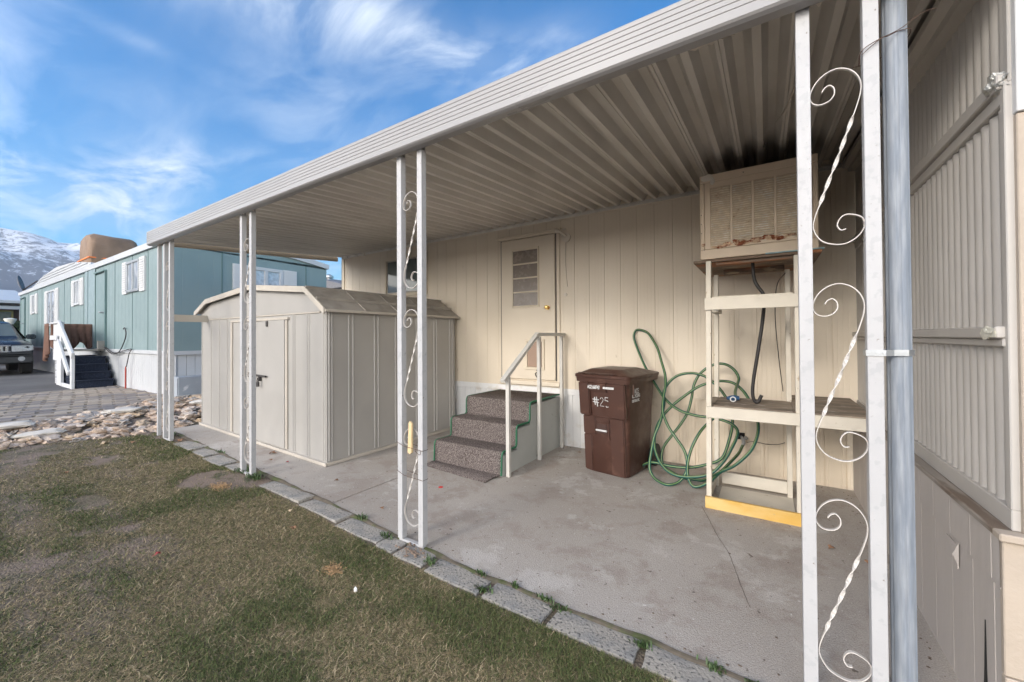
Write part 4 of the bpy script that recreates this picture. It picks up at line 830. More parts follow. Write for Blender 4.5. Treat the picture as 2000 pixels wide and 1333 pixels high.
q = MB(); loft(q, [(.0, rrect(.47, .54, .07)), (.012, rrect(.49, .56, .07)), (.5, rrect(.53, .62, .07, cyo=.0)), (.62, rrect(.535, .63, .07)), (.95, rrect(.565, .70, .06)), (.955, rrect(.62, .75, .06)), (1.0, rrect(.63, .76, .06)), (1.003, rrect(.60, .73, .05))])
body = q.build('body', M['bin'], bn, smooth=True)
q = MB()   # shoulders, side columns: raised mouldings on the front
def slabf(x0, x1, z0, z1, pr_=.022, tl=0, tr=0):
    def yf(z): return -(.28+(z-.012)*.0615 if z < .62 else .315+(z-.62)*.106)
    vs = []
    for z in (z0, z1):
        for dx, y in ((0, yf(z)+.02), (0, yf(z)-pr_)):
            for x in (x0, x1): vs.append((x, y, z))
    q.add(vs, [(0, 1, 3, 2), (4, 6, 7, 5), (2, 3, 7, 6), (0, 2, 6, 4), (1, 5, 7, 3), (0, 4, 5, 1)])
slabf(-.265, -.135, .60, .955, .03); slabf(.07, .265, .60, .955, .03); slabf(-.134, .069, .86, .955, .03)
slabf(-.235, -.13, .012, .40, .016); slabf(.075, .232, .012, .60, .016); slabf(-.237, -.082, .395, .60, .0155); slabf(-.09, .08, .535, .60, .0150); slabf(.04, .08, .36, .54, .0145)
q.build('front_moulding', M['bin'], bn, bevel=.012, seg=3, smooth=True)
q = MB(); q.box(-.075, .035, -.3155, -.300, .42, .52); q.build('grip_recess', mat('bin_recess', (.05, .022, .016), .6, .1), bn)
q = MB(); q.tube([(-.082, -.325, .455), (.042, -.325, .455)], .010, 10); q.build('grab_bar', M['letter'], bn, smooth=True)
q = MB(); loft(q, [(1.004, rrect(.64, .775, .06)), (1.03, rrect(.645, .78, .06)), (1.038, rrect(.62, .755, .06)), (1.045, rrect(.56, .70, .06)), (1.085, rrect(.38, .46, .05, cyo=-.06)), (1.09, rrect(.34, .42, .05, cyo=-.06))])
lid = q.build('lid', M['bin'], bn, smooth=True)
q = MB()
for x in (-.20, -.19, .12, .13, -.21, .14): q.box(x, x+.004, -.392, -.36, 1.03, 1.052)
q.box(-.25, .19, -.394, -.372, 1.048, 1.054); q.build('lid_rib', M['bin'], lid)
for sx in (-.27, .27): q = MB(); q.tube([(sx-.02, .33, .12), (sx+.02, .33, .12)], .12, 24); q.build('wheel', M['rubber'], bn, smooth=True)
q = MB(); q.tube([(-.26, .42, .98), (.26, .42, .98)], .014, 10); q.box(.318, .326, -.30, -.28, .83, .95); q.build('handle', M['bin'], bn, smooth=True)
def face_m(x, y, z, tilt=0): return Matrix.Translation((x, y, z)) @ Matrix.Rotation(R(90+tilt), 4, 'X')
text('ACE 668743', .050, 'cart_number', M['letter'], bn, face_m(-.075, -.3835, .905, -6), .55, bold=.0016)
q = MB(); q.box(.035, .155, -.386, -.382, .896, .917); q.build('number_strip', M['letter'], bn)
text('NOT FOR HOT ASHES', .012, 'strip_print', mat('grey_print', (.35, .35, .35), .6), bn, face_m(.095, -.3865, .9065, -3), .75)
# hand-painted number
def strokes(pts, r=.004): q.tube([(x, -.3375-(z-.62)*.1-.002, z) for x, z in pts], r, 6)
q = MB()
strokes([(-.078, .80), (-.073, .72)], .0055); strokes([(-.055, .805), (-.047, .705)], .0055); strokes([(-.10, .778), (-.028, .775)], .0045); strokes([(-.10, .752), (-.03, .745)], .0045)
strokes([(-.012, .785), (-.004, .80), (.014, .80), (.022, .785), (.016, .765), (-.008, .735), (-.018, .715), (.028, .713)], .0026)
strokes([(.085, .805), (.045, .808), (.043, .775), (.065, .775), (.088, .762), (.092, .735), (.078, .712), (.055, .708), (.05, .72)], .004)
q.build('painted_number', M['letter'], bn)
for i, (t_, s_) in enumerate((('ACE', .075), ('RECYCLING', .046), ('DISPOSAL INC.', .036))):
    mt_ = Matrix.Translation((.2885-i*.004+.003, -.16, .87-i*.047)) @ Matrix.Rotation(R(90), 4, 'Z') @ Matrix.Rotation(R(88), 4, 'X')
    text(t_, s_, 'side_lettering', M['letter'], bn, mt_, .72, bold=.0014)

# ------------------------------------------------------------------ edging blocks
def block(x0, x1, y0, y1, z, label, seed):
    bm = bmesh.new(); bmesh.ops.create_cube(bm, size=1); bmesh.ops.subdivide_edges(bm, edges=bm.edges[:], cuts=7, use_grid_fill=True)
    me = bpy.data.meshes.new('edging_block')
    for v in bm.verts:
        p = Vector((x0+(x1-x0)*(v.co.x+.5), y0+(y1-y0)*(v.co.y+.5), z-.10+.10*(v.co.z+.5)))
        nz_ = noise.noise_vector(p*9+Vector((seed, 0, 0)))*.009+noise.noise_vector(p*30)*.003
        cr = (abs(v.co.x) > .49)+(abs(v.co.y) > .49)
        if v.co.z > .49: nz_.z -= .006*cr
        v.co = p+Vector((nz_.x, nz_.y, nz_.z*.35))
    bm.to_mesh(me); bm.free(); me.materials.append(M['block']); o = bpy.data.objects.new('edging_block', me); C.objects.link(o)
    c_ = Vector(((x0+x1)/2, (y0+y1)/2, z)); me.transform(Matrix.Translation(-c_)); o.location = c_; o.rotation_euler = (0, 0, R(random.uniform(-1.2, 1.2)))
    tag(o, label, 'edging block', 'concrete edging blocks between lawn and slab')
BL = [(.03, .50, 'nearest edging block, mostly hidden behind the legs of the nearest white post'), (-.475, -.005, 'pitted edging block just left of the nearest white post'), (-.935, -.51, 'long dark-pitted edging block, second left of the nearest post'), (-1.345, -.965, 'speckled grey edging block, third left of the nearest post'), (-1.79, -1.375, 'smooth pale edging block just right of the wired post'), (-2.10, -1.84, 'short broken edging block directly under the wired post'),
      (-2.30, -2.125, 'small crumbled edging block just left of the wired post'), (-2.80, -2.32, 'dark speckled edging block, two left of the wired post'), (-3.38, -2.83, 'blackened edging block opposite the joint in the slab'), (-4.10, -3.41, 'long edging block nearest the post in front of the shed')]
for i, (a, b_, t_) in enumerate(BL):
    e = edge_y((a+b_)/2); block(a, b_, e-.165, e-.018, gz((a+b_)/2)+.0185, t_, i*3.3)
for i, (a, b_, y0, y1, t_) in enumerate(((-4.95, -4.72, 1.93, 2.06, 'flat edging slab just left of the post in front of the shed'), (-5.45, -4.98, 1.90, 2.08, 'wide cracked edging slab between the two left posts'), (-5.85, -5.48, 1.93, 2.10, 'small thin edging slab, second from the farthest post'), (-6.42, -5.9, 1.93, 2.13, 'cracked edging slab beside the farthest post'))):
    block(a, b_, y0, y1, gz((a+b_)/2)+.0185, t_, i*5+50)

# ------------------------------------------------------------------ rocks
variants = []
for k in range(14):
    q = MB(); mk = ('rock0', 'rock1', 'rock0', 'rock2', 'rock1', 'rock3', 'rock0')[k % 7]
    lump(q, (0, 0, 0), 1, (1, random.uniform(.5, .8), random.uniform(.36, .55)), k*7.7, .95, 3)
    me_o = q.build('rock', M[mk], smooth=True); variants.append(me_o.data); bpy.data.objects.remove(me_o)
fe = [(.2, -7.72), (.69, -7.74), (1.09, -7.73), (1.5, -7.49), (1.93, -7.32), (2.16, -7.30), (2.70, -7.62), (3.6, -7.5), (4.4, -7.4)]
be = [(.2, -8.85), (.79, -8.9), (1.34, -8.8), (2.12, -9.3), (2.64, -9.9), (3.3, -10.1), (4.0, -10.0), (4.4, -10.0)]
cands = []
random.seed(21)
tries = 0
while len(cands) < 298 and tries < 40000:
    tries += 1; y = random.uniform(-.5, 4.2); a = np.interp(y, [p[0] for p in fe], [p[1] for p in fe]); b_ = np.interp(y, [p[0] for p in be], [p[1] for p in be])
    x = random.uniform(b_, a); r = random.uniform(.055, .14)*(1.05 if x > a-.3 else .95)
    if abs(y-1.955) < .13 and abs(x+6.99) < .1: continue
    if all((x-c_[0])**2+(y-c_[1])**2 > ((r+c_[2])*.56)**2 for c_ in cands): cands.append((x, y, r))
for (x, y, r) in cands:
    o = bpy.data.objects.new('rock', random.choice(variants)); C.objects.link(o)
    o.location = (x, y, gz(x)+r*.14); o.scale = (r, r, r*random.uniform(.6, .95)); o.rotation_euler = (random.uniform(-.25, .25), random.uniform(-.25, .25), random.uniform(0, 6.3))
    tag(o, 'rounded tan or grey rock in the loose border beside the brick paving', 'rock', 'rocks in the border beside the pavers')
q = MB(); random.seed(5)
for i in range(700):
    y = random.uniform(-.5, 4.2); a = np.interp(y, [p[0] for p in fe], [p[1] for p in fe]); b_ = np.interp(y, [p[0] for p in be], [p[1] for p in be]); x = random.uniform(b_-.1, a-.02)
    lump(q, (x, y, gz(x)+.008), random.uniform(.03, .07), (1, .8, .5), i*1.3, .6, 1)
tag(q.build('gravel', M['rock0'], smooth=True), 'small broken stones filling the gaps between the border rocks', 'gravel', kind='stuff')
for i, (x, y, a, t_) in enumerate(((-8.02, 1.03, 62, 'long pale flat stone at the front of the rock border, left edge'), (-8.52, .86, 60, 'pale flat stone lying farther back in the rock border'), (-8.65, 1.95, 55, 'pale flat stone lying in the rocks left of the carport posts'), (-8.6, 3.1, 55, 'pale flat stone in the rocks between the far post and shed'))):
    q = MB(); lump(q, (0, 0, 0), 1, (.25, .10, .045), i*3+1, .35, 3); o = q.build('flat_stone', M['pale_slab'], smooth=True); o.location = (x, y, gz(x)+.07); o.rotation_euler = (R(3), R(-4), R(a)); tag(o, t_, 'flat stone', 'pale flat stones in the rock border')

# ------------------------------------------------------------------ grass
def vnoise(x, y, s, seed):
    x = x/s; y = y/s; xi = np.floor(x).astype(int); yi = np.floor(y).astype(int); xf = x-xi; yf = y-yi
    def h(a, b): v = np.sin(a*127.1+b*311.7+seed*74.7)*43758.5453; return v-np.floor(v)
    u = xf*xf*(3-2*xf); v = yf*yf*(3-2*yf)
    return (h(xi, yi)*(1-u)+h(xi+1, yi)*u)*(1-v)+(h(xi, yi+1)*(1-u)+h(xi+1, yi+1)*u)*v
def fb(x, y, s, seed): return .5*vnoise(x, y, s, seed)+.3*vnoise(x, y, s/2.1, seed+3)+.2*vnoise(x, y, s/4.7, seed+9)
gzv = np.vectorize(gz); eyv = np.vectorize(edge_y)
def blob(x, y, cx, cy, rx, ry): return np.exp(-(((x-cx)/rx)**2+((y-cy)/ry)**2))
NB_ = 2400000
gx_ = rng.uniform(-8.3, .6, NB_); gy_ = rng.uniform(-.1, 2.15, NB_)
dist = np.hypot(gx_, gy_)
ang = np.degrees(np.arctan2(-gx_, gy_))          # bearing left of +y
lim = eyv(gx_)-.18+.035*(fb(gx_, gy_, .25, 5)-.5)
lim = np.where((gx_ < -4.2), lim+.02, lim)
ok = (gy_ < lim) & (ang < 88) & (ang > -20) & (gx_ > np.interp(gy_, [p[0] for p in fe], [p[1] for p in fe])+.03)
# keep only what the view (and a step to the side) can see
ok &= (dist > 1.2)
bare = fb(gx_, gy_, .9, 1)+.25*(fb(gx_, gy_, .25, 2)-.5)
bare_m = np.clip((.44-bare)/.10, 0, 1)*np.clip((-gx_-2.3)/1.6, 0.12, 1)
for (bx, by, brx, bry, ba) in ((-5.2, .55, .9, .14, .9), (-3.9, .48, .5, .10, .95), (-3.2, .38, .35, .09, .9), (-6.8, .65, 1.0, .22, .9), (-7.4, 1.1, .5, .35, .9), (-2.7, .95, .2, .07, .4), (-1.9, 1.35, .18, .06, .4), (-3.3, .62, .5, .09, .8), (-4.6, .95, .7, .10, .75), (-5.6, 1.25, .5, .12, .6), (-2.9, .55, .25, .2, .8)):
    bare_m = np.maximum(bare_m, ba*blob(gx_, gy_, bx, by, brx, bry))
dens = (1-bare_m*.96)*np.clip(1.7/np.maximum(dist, 1.2), .25, 1)**1.15
ok &= rng.uniform(0, 1, NB_) < dens*.62
gx_, gy_, dist = gx_[ok], gy_[ok], dist[ok]; NG = len(gx_)
lush = np.clip((fb(gx_, gy_, .6, 21)-.47)/.14, 0, 1)
for (bx, by, brx, bry) in ((-4.45, 1.84, .55, .15), (-2.25, 1.62, .45, .14), (-6.9, 1.8, .6, .2), (-2.1, .75, .45, .10), (-1.35, 1.55, .5, .1), (-3.3, .68, .35, .12), (-4.9, .85, .6, .15)):
    lush = np.maximum(lush, 1.2*blob(gx_, gy_, bx, by, brx, bry))
lush = np.clip(lush, 0, 1)
gmix = rng.uniform(0, 1, NG) < (.28+.34*lush)
hgt = np.where(gmix, rng.uniform(.005, .016, NG)*(1+.5*lush), rng.uniform(.003, .012, NG)); ln = np.where(gmix, rng.uniform(.010, .026, NG), rng.uniform(.015, .042, NG))
lng = (~gmix) & (rng.uniform(0, 1, NG) < .035); ln = np.where(lng, ln*1.5, ln); hgt = np.where(lng, hgt*1.5+.003, hgt)
wd = rng.uniform(.0005, .0010, NG)*(1+dist*.25); th = rng.uniform(0, 2*np.pi, NG)
gz0_ = gzv(gx_)+.003
dx_ = np.cos(th); dy_ = np.sin(th); px_ = -dy_*wd; py_ = dx_*wd
kx = rng.normal(0, .007, NG); ky = rng.normal(0, .007, NG)
V = np.zeros((NG, 5, 3)); 
V[:, 0] = np.stack([gx_-px_, gy_-py_, gz0_], 1); V[:, 1] = np.stack([gx_+px_, gy_+py_, gz0_], 1)
mx_ = gx_+dx_*ln*.45+kx; my_ = gy_+dy_*ln*.45+ky; mz_ = gz0_+hgt*.75
V[:, 2] = np.stack([mx_+px_*.8, my_+py_*.8, mz_], 1); V[:, 3] = np.stack([mx_-px_*.8, my_-py_*.8, mz_], 1)
V[:, 4] = np.stack([gx_+dx_*ln, gy_+dy_*ln, gz0_+hgt], 1)
base = np.arange(NG)[:, None]*5
loops = np.concatenate([base+[0, 1, 2, 3], base+[3, 2, 4]], 1).ravel()
me = bpy.data.meshes.new('grass'); me.vertices.add(NG*5); me.vertices.foreach_set('co', V.ravel())
me.loops.add(NG*7); me.loops.foreach_set('vertex_index', loops.astype(np.int32))
me.polygons.add(NG*2); ls = np.stack([np.arange(NG)*7, np.arange(NG)*7+4], 1).ravel(); me.polygons.foreach_set('loop_start', ls.astype(np.int32)); me.polygons.foreach_set('loop_total', np.tile([4, 3], NG).astype(np.int32))
me.update(calc_edges=True); me.validate()
at = me.color_attributes.new('Col', 'FLOAT_COLOR', 'POINT')
g1 = np.array([.070, .100, .034]); g2 = np.array([.14, .155, .06]); d1 = np.array([.48, .375, .215]); d2 = np.array([.19, .15, .09])
r_ = rng.uniform(0, 1, (NG, 1)); col = np.where(gmix[:, None], g1*(1-r_)+g2*r_, d1*(1-r_)+d2*r_)*rng.uniform(.7, 1.2, (NG, 1)); col[lng] = np.array([.52, .42, .27])
colv = np.ones((NG, 5, 4)); colv[:, :, :3] = col[:, None, :]; at.data.foreach_set('color', colv.ravel())
mm, n, l, b = nodes_of('grass_blades'); ca = n.new('ShaderNodeVertexColor'); ca.layer_name = 'Col'; l.new(ca.outputs[0], b.inputs['Base Color']); b.inputs['Roughness'].default_value = .7; b.inputs['Specular IOR Level'].default_value = .2
me.materials.append(mm); go = bpy.data.objects.new('grass', me); C.objects.link(go)
tag(go, 'short patchy winter lawn, half dry straw and half green', 'grass', kind='stuff')
print('blades', NG)

# weeds, leaves and scraps
def weed(x, y, r, label, hgt_=.03, n_=40):
    q = MB(); z = gz(x)+.012
    for i in range(n_):
        a = random.uniform(0, 6.28); l_ = random.uniform(.4, 1)*r; w2 = .003+.002*random.random(); ox, oy = random.gauss(0, r*.5), random.gauss(0, r*.2); ex, ey = ox+math.cos(a)*l_*.6, oy+math.sin(a)*l_*.6; hh = random.uniform(.3, 1)*hgt_
        q.add([(ox-math.sin(a)*w2, oy+math.cos(a)*w2, 0), (ox+math.sin(a)*w2, oy-math.cos(a)*w2, 0), ((ox+ex)/2+math.sin(a)*w2, (oy+ey)/2-math.cos(a)*w2, hh*.8), ((ox+ex)/2-math.sin(a)*w2, (oy+ey)/2+math.cos(a)*w2, hh*.8), (ex, ey, hh)], [(0, 1, 2, 3), (3, 2, 4)])
    o = q.build('weed', M['weed'], recalc=False); o.location = (x, y, z); tag(o, label, 'weed', 'weeds in the joints of the edging blocks')
random.seed(11)
for x, dy, r, t_ in ((-1.46, -.01, .035, 'bright green weed in the joint right of the wired post'), (-.93, -.03, .05, 'bright green grass tuft at the end of the long dark-pitted block'), (-1.03, -.01, .03, 'small feathery weed left of the bright grass tuft'), (-1.22, 0, .03, 'low dark weed in the joint beside the speckled block'), (-.50, -.05, .04, 'green weed filling the gap between the two nearest pitted blocks'), (-.20, -.02, .05, 'pale weed in the joint left of the nearest post'), (-.06, -.02, .03, 'tiny weed by the nearest post foot'), (.0, -.09, .07, 'leafy green clump at the foot of the nearest white post'),
                     (-1.36, -.12, .05, 'mossy tuft in the gap right of the smooth pale block'), (-1.81, -.1, .06, 'green tuft beside the foot of the wired post'), (-2.31, -.06, .06, 'grass in the broken gap left of the wired post'), (-2.72, 0, .06, 'low weeds along the joint by the slab seam'), (-4.6, -.1, .12, 'thick green tuft round the foot of the post before the shed'), (-4.3, -.12, .10, 'green tuft right of the post before the shed'), (-6.9, -.1, .12, 'green tuft between the two farthest post legs'), (-5.5, .0, .08, 'low weeds in the crack of the far edging slabs')):
    weed(x, edge_y(x)+dy, r, t_, .035 if r < .1 else .06, 40 if r < .1 else 110)
def leaf(x, y, s_, m, label, on=.02, rz=None):
    q = MB(); pts = []
    for k in range(10):
        a = 2*math.pi*k/10; rr_ = s_*(1 if k % 2 else .55)*(1+.3*math.cos(a)); pts.append((math.cos(a)*rr_, math.sin(a)*rr_*.75, .25*s_*math.sin(a*2)+.006))
    vs = pts+[(0, 0, .012)]; q.add(vs, [(k, (k+1) % 10, 10) for k in range(10)])
    o = q.build('fallen_leaf', m, recalc=False); o.location = (x, y, gz(x)+on); o.rotation_euler = (0, 0, random.uniform(0, 6)); tag(o, label, 'leaf', 'fallen leaves'); return o
for x, y, s_, m_, t_, on in ((-3.0, 1.62, .035, 'leaf', 'orange dry leaf on the lawn before the slab joint', .02), (-7.1, 1.45, .06, 'leafpale', 'large pale dry leaf on the lawn by the rocks', .02), (-6.85, 1.65, .035, 'leaf', 'small orange leaf on the lawn near the farthest posts', .02), (-6.45, 2.02, .06, 'leaf', 'curled brown leaf right of the farthest post', .03), (-3.35, .93, .03, 'redleaf', 'pinkish red leaf lying alone on the open lawn', .03), (-4.95, 2.42, .05, 'leaf', 'curled brown leaf against the shed door track', .03), (-4.5, 2.36, .02, 'redleaf', 'small dark red leaf on the slab before the shed', .024),
                         (-4.72, 2.30, .025, 'leaf', 'small striped brown leaf on the slab before the shed', .024), (-3.58, 2.35, .025, 'leaf', 'dull green-brown leaf on the slab right of the shed corner', .024), (-2.72, 2.2, .022, 'leaf', 'round brown leaf near the joint in the slab', .024), (-3.3, 1.75, .02, 'leafpale', 'pale curled leaf at the lawn edge', .02), (-6.0, .95, .03, 'leaf', 'brown leaf on the bare patch of lawn', .012), (.52, 3.3, .03, 'leaf', 'brown leaf near the foot of the board wall', .024), (.35, 3.4, .03, 'leaf', 'dark leaf behind the nearest post', .024), (-1.95, 4.55, .025, 'leaf', 'brown leaf by the skirting right of the steps', .024)):
    leaf(x, y, s_, M[m_], t_, on)
q = MB(); q.tube([(-2.63, 2.82, .0205), (-2.63, 2.82, .024)], .022, 14); tag(q.build('red_cap', M['redspot']), 'small flat bright red disc on the slab left of the steps', 'red disc')
def straw(x, y, r, label):
    q = MB(); z = gz(x)
    for i in range(260):
        a = random.uniform(0, 6.28); ox, oy = random.gauss(0, r*.45), random.gauss(0, r*.3); l_ = random.uniform(.01, .03); h = random.uniform(.0, .018)
        q.bar((ox, oy, h), (ox+math.cos(a)*l_, oy+math.sin(a)*l_, h+random.uniform(-.004, .01)), .003, .002)
    o = q.build('straw_heap', M['hay'], recalc=False); o.location = (x, y, z+.002); tag(o, label, 'straw', 'heaps of dry straw on the lawn')
q = MB(); random.seed(77)
for i in range(420):
    t_ = random.random()
    if t_ < .45: x, y = random.uniform(-3.9, .6), 4.72-abs(random.gauss(0, .05))
    elif t_ < .6: x, y = .62-abs(random.gauss(0, .05)), random.uniform(2.1, 4.7)
    elif t_ < .8: x = random.uniform(-6.9, .5); y = edge_y(x)+.02+abs(random.gauss(0, .05))
    else: x, y = random.uniform(-3.5, .6), random.uniform(2, 4.7)
    if SX0 < x < SX1 and SY0 < y: continue
    lump(q, (x, y, gz(x)+.021), random.uniform(.002, .006), (random.uniform(.8, 2), 1, .4), i, .6, 1)
tag(q.build('grit', mat('dark_grit', (.13, .095, .07), .95, .3, 60)), 'dark grit and leaf crumbs gathered on the slab along the walls', 'grit', kind='stuff')
straw(-2.28, 1.48, .07, 'small heap of orange straw on the lawn left of the wired post'); straw(-4.35, 1.66, .12, 'flat heap of orange straw before the post at the shed'); straw(-8.62, 1.2, .14, 'clump of dry straw among the border rocks')
q = MB(); lump(q, (-1.98, 1.42, .02), .014, (.8, .6, 1.2), 3, .6, 1); tag(q.build('paper_scrap', M['paper']), 'tiny white paper scrap in the grass before the wired post', 'paper')
# debris at the foot of the wired post
q = MB(); random.seed(2)
for i in range(60): lump(q, (-2.0+random.gauss(0, .05), 1.86+random.gauss(0, .03), .03), random.uniform(.004, .012), (1, .8, .6), i, .5, 1)
tag(q.build('crumbled_concrete', mat('crumbs', (.22, .16, .12), .9, .3, 40)), 'crumbled brown concrete at the foot of the wired post', 'rubble', kind='stuff')

# ------------------------------------------------------------------ neighbour's teal home
th_ = thing('mobile_home', 'long teal mobile home with white skirting, shutters and white roof edge', 'mobile home', (-19.5, 4.8, .25))
TX, TY, TXE, TYE = -10.35, 3.126, -29.1, 6.52
q = MB()
q.profile([(x, TY+d, 0) for x, d in siding(TXE, TX, .28, True, .003)], (0, 0, 1.20), (0, 0, 3.50)); q.profile([(TX-d, y, 0) for y, d in siding(TY, TYE, .28, True, .0015)], (0, 0, 1.20), (0, 0, 3.42))
q.box(TXE, TX-.02, TY+.02, TYE, 1.2, 3.42)
part(q, 'wall', M['teal'], th_, recalc=False)
q = MB()
for x in (-11.9, -13.0, -14.42, -16.7, -17.6, -19.3, -20.2, -24.0, -25.0, -27.0): q.box(x-.007, x+.007, TY-.008, TY-.0, 1.2, 3.5)
q.box(TX+.0, TX+.01, 3.98, 4.0, 1.2, 3.42); q.box(TX, TX+.01, 5.92, 5.94, 1.2, 3.4)
part(q, 'seam_strip', mat('teal_seam', (.10, .17, .17), .6, .05), th_)
q = MB(); q.box(-16.95, -16.25, TY-.03, TY-.002, 1.2, 3.5); q.box(-17.35, -17.05, TY-.03, TY-.002, 1.2, 3.5); part(q, 'patch_panel', mat('pale_blue_panel', (.24, .32, .34), .4, .05), th_, bevel=.003)
q = MB(); q.profile([(x, TY+.03+d, 0) for x, d in siding(TXE, TX, .15, False, .014)], (0, 0, .2), (0, 0, 1.13)); q.box(TXE, TX+.02, TY-.02, TY+.03, 1.12, 1.20); q.profile([(TX-.03-d, y, 0) for y, d in siding(TY, TYE, .15, False, .012)], (0, 0, .2), (0, 0, 1.13)); q.box(TX-.03, TX+.02, TY+.03, TYE, 1.12, 1.20)
part(q, 'skirting', M['white2'], th_, recalc=False)
# bowed roof with white edge
q = MB(); arc = [(TY-.05, 3.50), (TY-.05, 3.64)]+[(TY+(TYE-TY)*t, 3.64+.17*math.sin(math.pi*t)-.14*t) for t in np.linspace(.02, .98, 9)]+[(TYE+.05, 3.50), (TYE+.05, 3.38)]+[(TY+(TYE-TY)*t, 3.50+.14*math.sin(math.pi*t)-.12*t) for t in np.linspace(.98, .02, 9)]
q.poly([(TXE-.05, y, z) for y, z in arc], (TX-TXE+.1, 0, 0)); part(q, 'roof', M['white2'], th_)
q = MB(); q.poly([(TX+.0, y, z) for y, z in [(TY+.02, 3.40)]+[(TY+(TYE-TY)*t, 3.495+.14*math.sin(math.pi*t)-.12*t) for t in np.linspace(.02, .98, 9)]+[(TYE-.02, 3.36)]], (-.02, 0, 0)); part(q, 'gable', M['teal'], th_)
# raised fluted roof section
q = MB(); bay = [(-26.6, 3.62), (-24.25, 3.95), (-21.65, 4.09), (-18.98, 3.99), (-16.96, 3.76), (-16.9, 3.60)]
vs = []
for i in range(121):
    x = -26.6+9.7*i/120; z1 = np.interp(x, [p[0] for p in bay], [p[1] for p in bay])
    vs += [(x, TY+.02, 3.60), (x, TY+.02, max(3.601, z1)), (x, TY+3.0, max(3.601, z1)+.05)]
q.add(vs, [(i*3+j, i*3+j+1, i*3+j+4, i*3+j+3) for i in range(120) for j in range(2)])
for k in range(1, 5):
    z = 3.60+k*.09; xs_ = [x for x in np.linspace(-26.6, -16.9, 100) if np.interp(x, [p[0] for p in bay], [p[1] for p in bay]) > z+.01]
    if len(xs_) > 1: q.box(min(xs_), max(xs_), TY+.0, TY+.019, z-.012, z+.012)
part(q, 'roof_overlay', M['white2'], th_)
def tw(x0, x1, z0, z1, shut=.3, frame_m='white2'):
    q = MB(); f = .06
    for a in ((x0, x1, z0, z0+f), (x0, x1, z1-f, z1), (x0, x0+f, z0+f, z1-f), (x1-f, x1, z0+f, z1-f), ((x0+x1)/2-.03, (x0+x1)/2+.03, z0+f, z1-f)): q.box(a[0], a[1], TY-.05, TY-.002, a[2], a[3])
    w_ = part(q, 'window', M[frame_m], th_, bevel=.004)
    q = MB(); q.box(x0+f, x1-f, TY-.025, TY-.02, z0+f, z1-f); keep(q.build('pane', M['paleglass']), w_)
    for xa, xb in ((x0-shut, x0-.01), (x1+.01, x1+shut)):
        q = MB(); q.box(xa, xb, TY-.035, TY-.002, z0-.02, z1+.02); z = z0+.05
        while z < z1-.04: q.box(xa+.04, xb-.04, TY-.05, TY-.034, z, z+.03); z += .055
        keep(q.build('shutter', M['shutter']), w_)
    return w_
tw(-13.33, -12.4, 2.60, 3.36, .36, 'galv2'); tw(-18.65, -17.98, 2.55, 3.34, .40); tw(-22.8, -21.5, 1.95, 3.28, .5); tw(-25.86, -25.2, 2.55, 3.33, .4)
for (x0, x1) in ((-16.12, -15.2), (-28.55, -27.65)):
    q = MB(); q.box(x0, x1, TY-.03, TY-.002, 1.24, 3.28); d_ = part(q, 'door', M['teald'], th_, bevel=.005)
    q = MB(); q.box(x0-.05, x0-.01, TY-.045, TY-.002, 1.22, 3.32); q.box(x1+.01, x1+.04, TY-.045, TY-.002, 1.22, 3.32); q.box(x0-.05, x1+.04, TY-.07, TY-.002, 3.325, 3.36); keep(q.build('door_frame', mat('teal_frame', (.13, .21, .21), .5)), d_)
    q = MB(); q.tube([(x1-.12, TY-.03, 2.2), (x1-.12, TY-.09, 2.2), (x1-.24, TY-.10, 2.2)], .02, 8); keep(q.build('handle', M['galv2']), d_)
# end wall window
q = MB()
for a in ((4.52, 5.32, 2.66, 2.72), (4.52, 5.32, 3.10, 3.18), (4.52, 4.60, 2.72, 3.10), (5.24, 5.32, 2.72, 3.10), (4.88, 4.96, 2.72, 3.10)): q.box(TX+.002, TX+.05, a[0], a[1], a[2], a[3])
w_ = part(q, 'window', M['white2'], th_, bevel=.004)
q = MB(); q.box(TX+.015, TX+.02, 4.60, 4.88, 2.72, 3.10); q.box(TX+.015, TX+.02, 4.96, 5.24, 2.72, 3.10); keep(q.build('pane', mat('frosted_pane', (.42, .46, .52), .15, .3, 14, spec=1)), w_)
for a, b_ in ((4.20, 4.51), (5.33, 5.67)):
    q = MB(); q.box(TX+.002, TX+.035, a, b_, 2.60, 3.19); z = 2.65
    while z < 3.15: q.box(TX+.034, TX+.045, a+.03, b_-.03, z, z+.025); z += .045
    keep(q.build('shutter', M['shutter']), w_)
q = MB(); q.tube(spline([(-13.62, TY-.02, 1.71), (-13.40, TY-.05, 1.74), (-13.28, TY-.05, 1.60), (-13.42, TY-.05, 1.40), (-13.8, TY-.06, 1.14), (-14.4, TY-.06, 1.08), (-15.0, TY-.06, 1.22)], 6), .012, 6)
q.tube(spline([(-15.6, TY-.05, 1.10), (-15.0, TY-.06, 1.24), (-14.2, TY-.06, 1.10), (-12.9, TY-.06, 1.22), (-13.0, TY-.06, 1.1), (-13.21, TY-.06, .78)], 6), .010, 6); part(q, 'outside_cable', M['rubber'], th_)
q = MB(); q.tube([(-13.22, TY-.07, .25), (-13.22, TY-.07, .74)], .017, 10); q.tube([(-13.22, TY-.07, .74), (-13.21, TY-.07, .79)], .012, 8)
tag(q.build('standpipe', M['red'], smooth=True), 'short red standpipe in front of the white skirting', 'pipe')
q = MB(); q.box(-10.5, -10.06, 3.10, 6.3, .24, .67); o = q.build('low_ledge', M['ledge'], bevel=.02, seg=2); tag(o, 'low grey-blue painted ledge along the end of the teal home', 'ledge')
q = MB(); q.box(-10.055, -10.02, 3.06, 6.3, .22, .30); keep(q.build('kerb_board', M['shedtrim'], bevel=.005), o)
